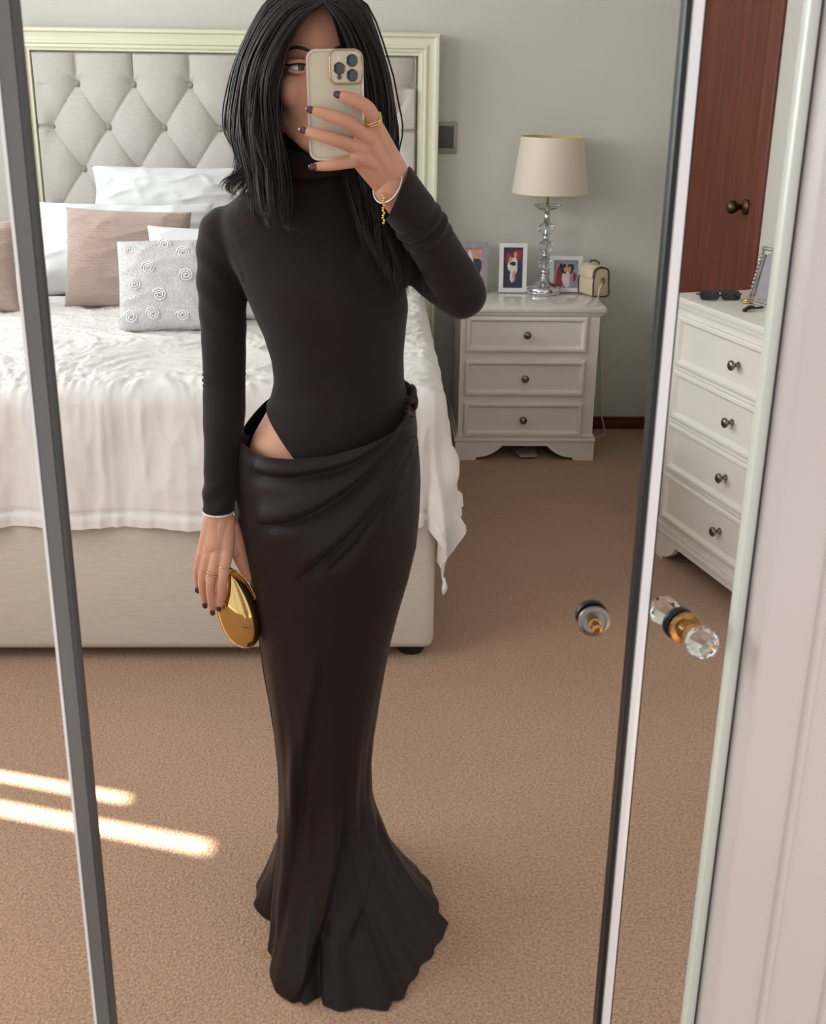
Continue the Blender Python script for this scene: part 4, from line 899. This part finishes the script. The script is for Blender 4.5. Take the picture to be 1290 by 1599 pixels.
hs_ += strands(GL[:5], 40, 2, 15, .004, .0005, fly=.010, lo=.6)+strands(GR[:5], 40, 2, 16, .004, .0005, fly=.012, lo=.6)
flick = [(501, -15, 1.90), (430, 0, 1.90), (386, 90, 1.90), (373, 170, 1.885), (380, 225, 1.86), (393, 248, 1.84), (380, 268, 1.83), (360, 280, 1.832), (354, 295, 1.836), (370, 306, 1.84)]
inner = [(509, 3, 1.79), (531, 40, 1.80), (548, 100, 1.825), (553, 180, 1.84), (550, 235, 1.84), (553, 290, 1.80), (572, 370, 1.765), (598, 435, 1.752)]
hs_ += strands([inner, [(x+16, y, Y-.01) for x, y, Y in inner]], 26, 10, 18, .0055, .0013, wave=.008, lo=.8)
hs_ += strands([flick, [(x+7, y+5, Y-.012) for x, y, Y in flick]], 16, 11, 17, .0045, .0012, wave=.004, lo=.86)
hr = obj('hair', merge(*hs_), 'hair', person); hr['label'] = 'long dark brown hair falling over both shoulders'
# ================================================================== phone
pc = P(524.5, 165, 1.655); pw = .0775; phh = .1560; 
pw = P(569, 165, 1.655)[0]-P(480, 165, 1.655)[0]; phh = (P(524, 77, 1.655)[2]-P(524, 252, 1.655)[2])
ph_ = thing('smartphone', 'pale gold smartphone in a clear case held before her face', 'phone', pc-[0, 0, phh/2])
RP = roty(math.radians(-1.4))@rotx(math.radians(-3))
def PH(s_): return xf(s_, RP, pc+np.array([0, .009, 0]))
obj('phone_body', PH(prism(rrect(pw-.005, phh-.005, .0105), 1, -.0045, .0045, .0008)), 'phone', ph_, angle=40)
oo, ii = rrect(pw, phh, .0125), rrect(pw-.0062, phh-.0062, .0098); n_ = len(oo)
V = [(x, y, z) for y, pts in ((.0055, oo), (-.0050, oo)) for x, z in pts]+[(x*.994, -.0062, z*.996) for x, z in oo]+[(x, -.0056, z) for x, z in ii]+[(x, -.0046, z) for x, z in ii]
obj('clear_case', PH((np.array(V), [(j*n_+i, j*n_+(i+1) % n_, (j+1)*n_+(i+1) % n_, (j+1)*n_+i) for j in range(4) for i in range(n_)])), 'phone_case', ph_, angle=40)
obj('screen', PH(prism(rrect(pw-.009, phh-.009, .009), 1, .0045, .0050)), 'screen', ph_, smooth=False)
bcx = (542-524.5)/89*pw; bcz = (165-105.5)/175*phh; bw = 50/89*pw*.98; bh = 51/175*phh
cbmp = obj('camera_bump', PH(xf(prism(rrect(bw, bh, .0085), 1, -.0075, -.004, .0006), None, (bcx, 0, bcz))), 'phone', ph_, angle=40)
rm = spline([(x+bcx, -.0072, z+bcz) for x, z in rrect(bw, bh, .0085)+rrect(bw, bh, .0085)[:1]], 90)
obj('bump_rim', PH(tube(rm, .0011, 6)), 'phone_gold', cbmp)
def lens_at(px, py, r):
    x, z = (px-524.5)/89*pw, (165-py)/175*phh
    l_ = obj('lens', PH(ylat([(r, .004), (r, .0088), (r*.92, .0094), (r*.86, .0090), (r*.2, .0088)], (x, 0, z), 28)), 'lens', cbmp, angle=40)
for a in ((551.5, 96, .0078), (531.5, 108, .0078), (551.5, 119, .0078), (531, 121.5, .0030)): lens_at(*a)
fx, fz = (531-524.5)/89*pw, (165-93)/175*phh
obj('flash', PH(ylat([(.0028, .004), (.0028, .0079), (.0006, .0080)], (fx, 0, fz), 18)), 'paper', cbmp, angle=40)
# ================================================================== gold clutch
kc_ = P(371, 951, 1.832)
V, Fs = ell((0, 0, 0), (1, 1, 1), 64, 48); V = np.array(V)
V[:, 0] *= .0365*(1-.10*V[:, 2]); V[:, 2] *= .0735; V[:, 1] *= .030
cl = thing('clutch_bag', 'polished gold pebble shaped clutch bag held in the lowered hand', 'clutch bag', kc_-[0, 0, .073])
RK = rotz(-.25)@roty(math.radians(-13)); 
obj('shell', xf((V, Fs), RK, kc_), 'gold', cl)
sm = [np.array([.0370*math.cos(a), .004, .0740*math.sin(a)]) for a in np.linspace(0, 2*PI, 60)]
obj('seam_rim', xf(tube(sm, .0012, 6), RK, kc_), 'gold', cl)
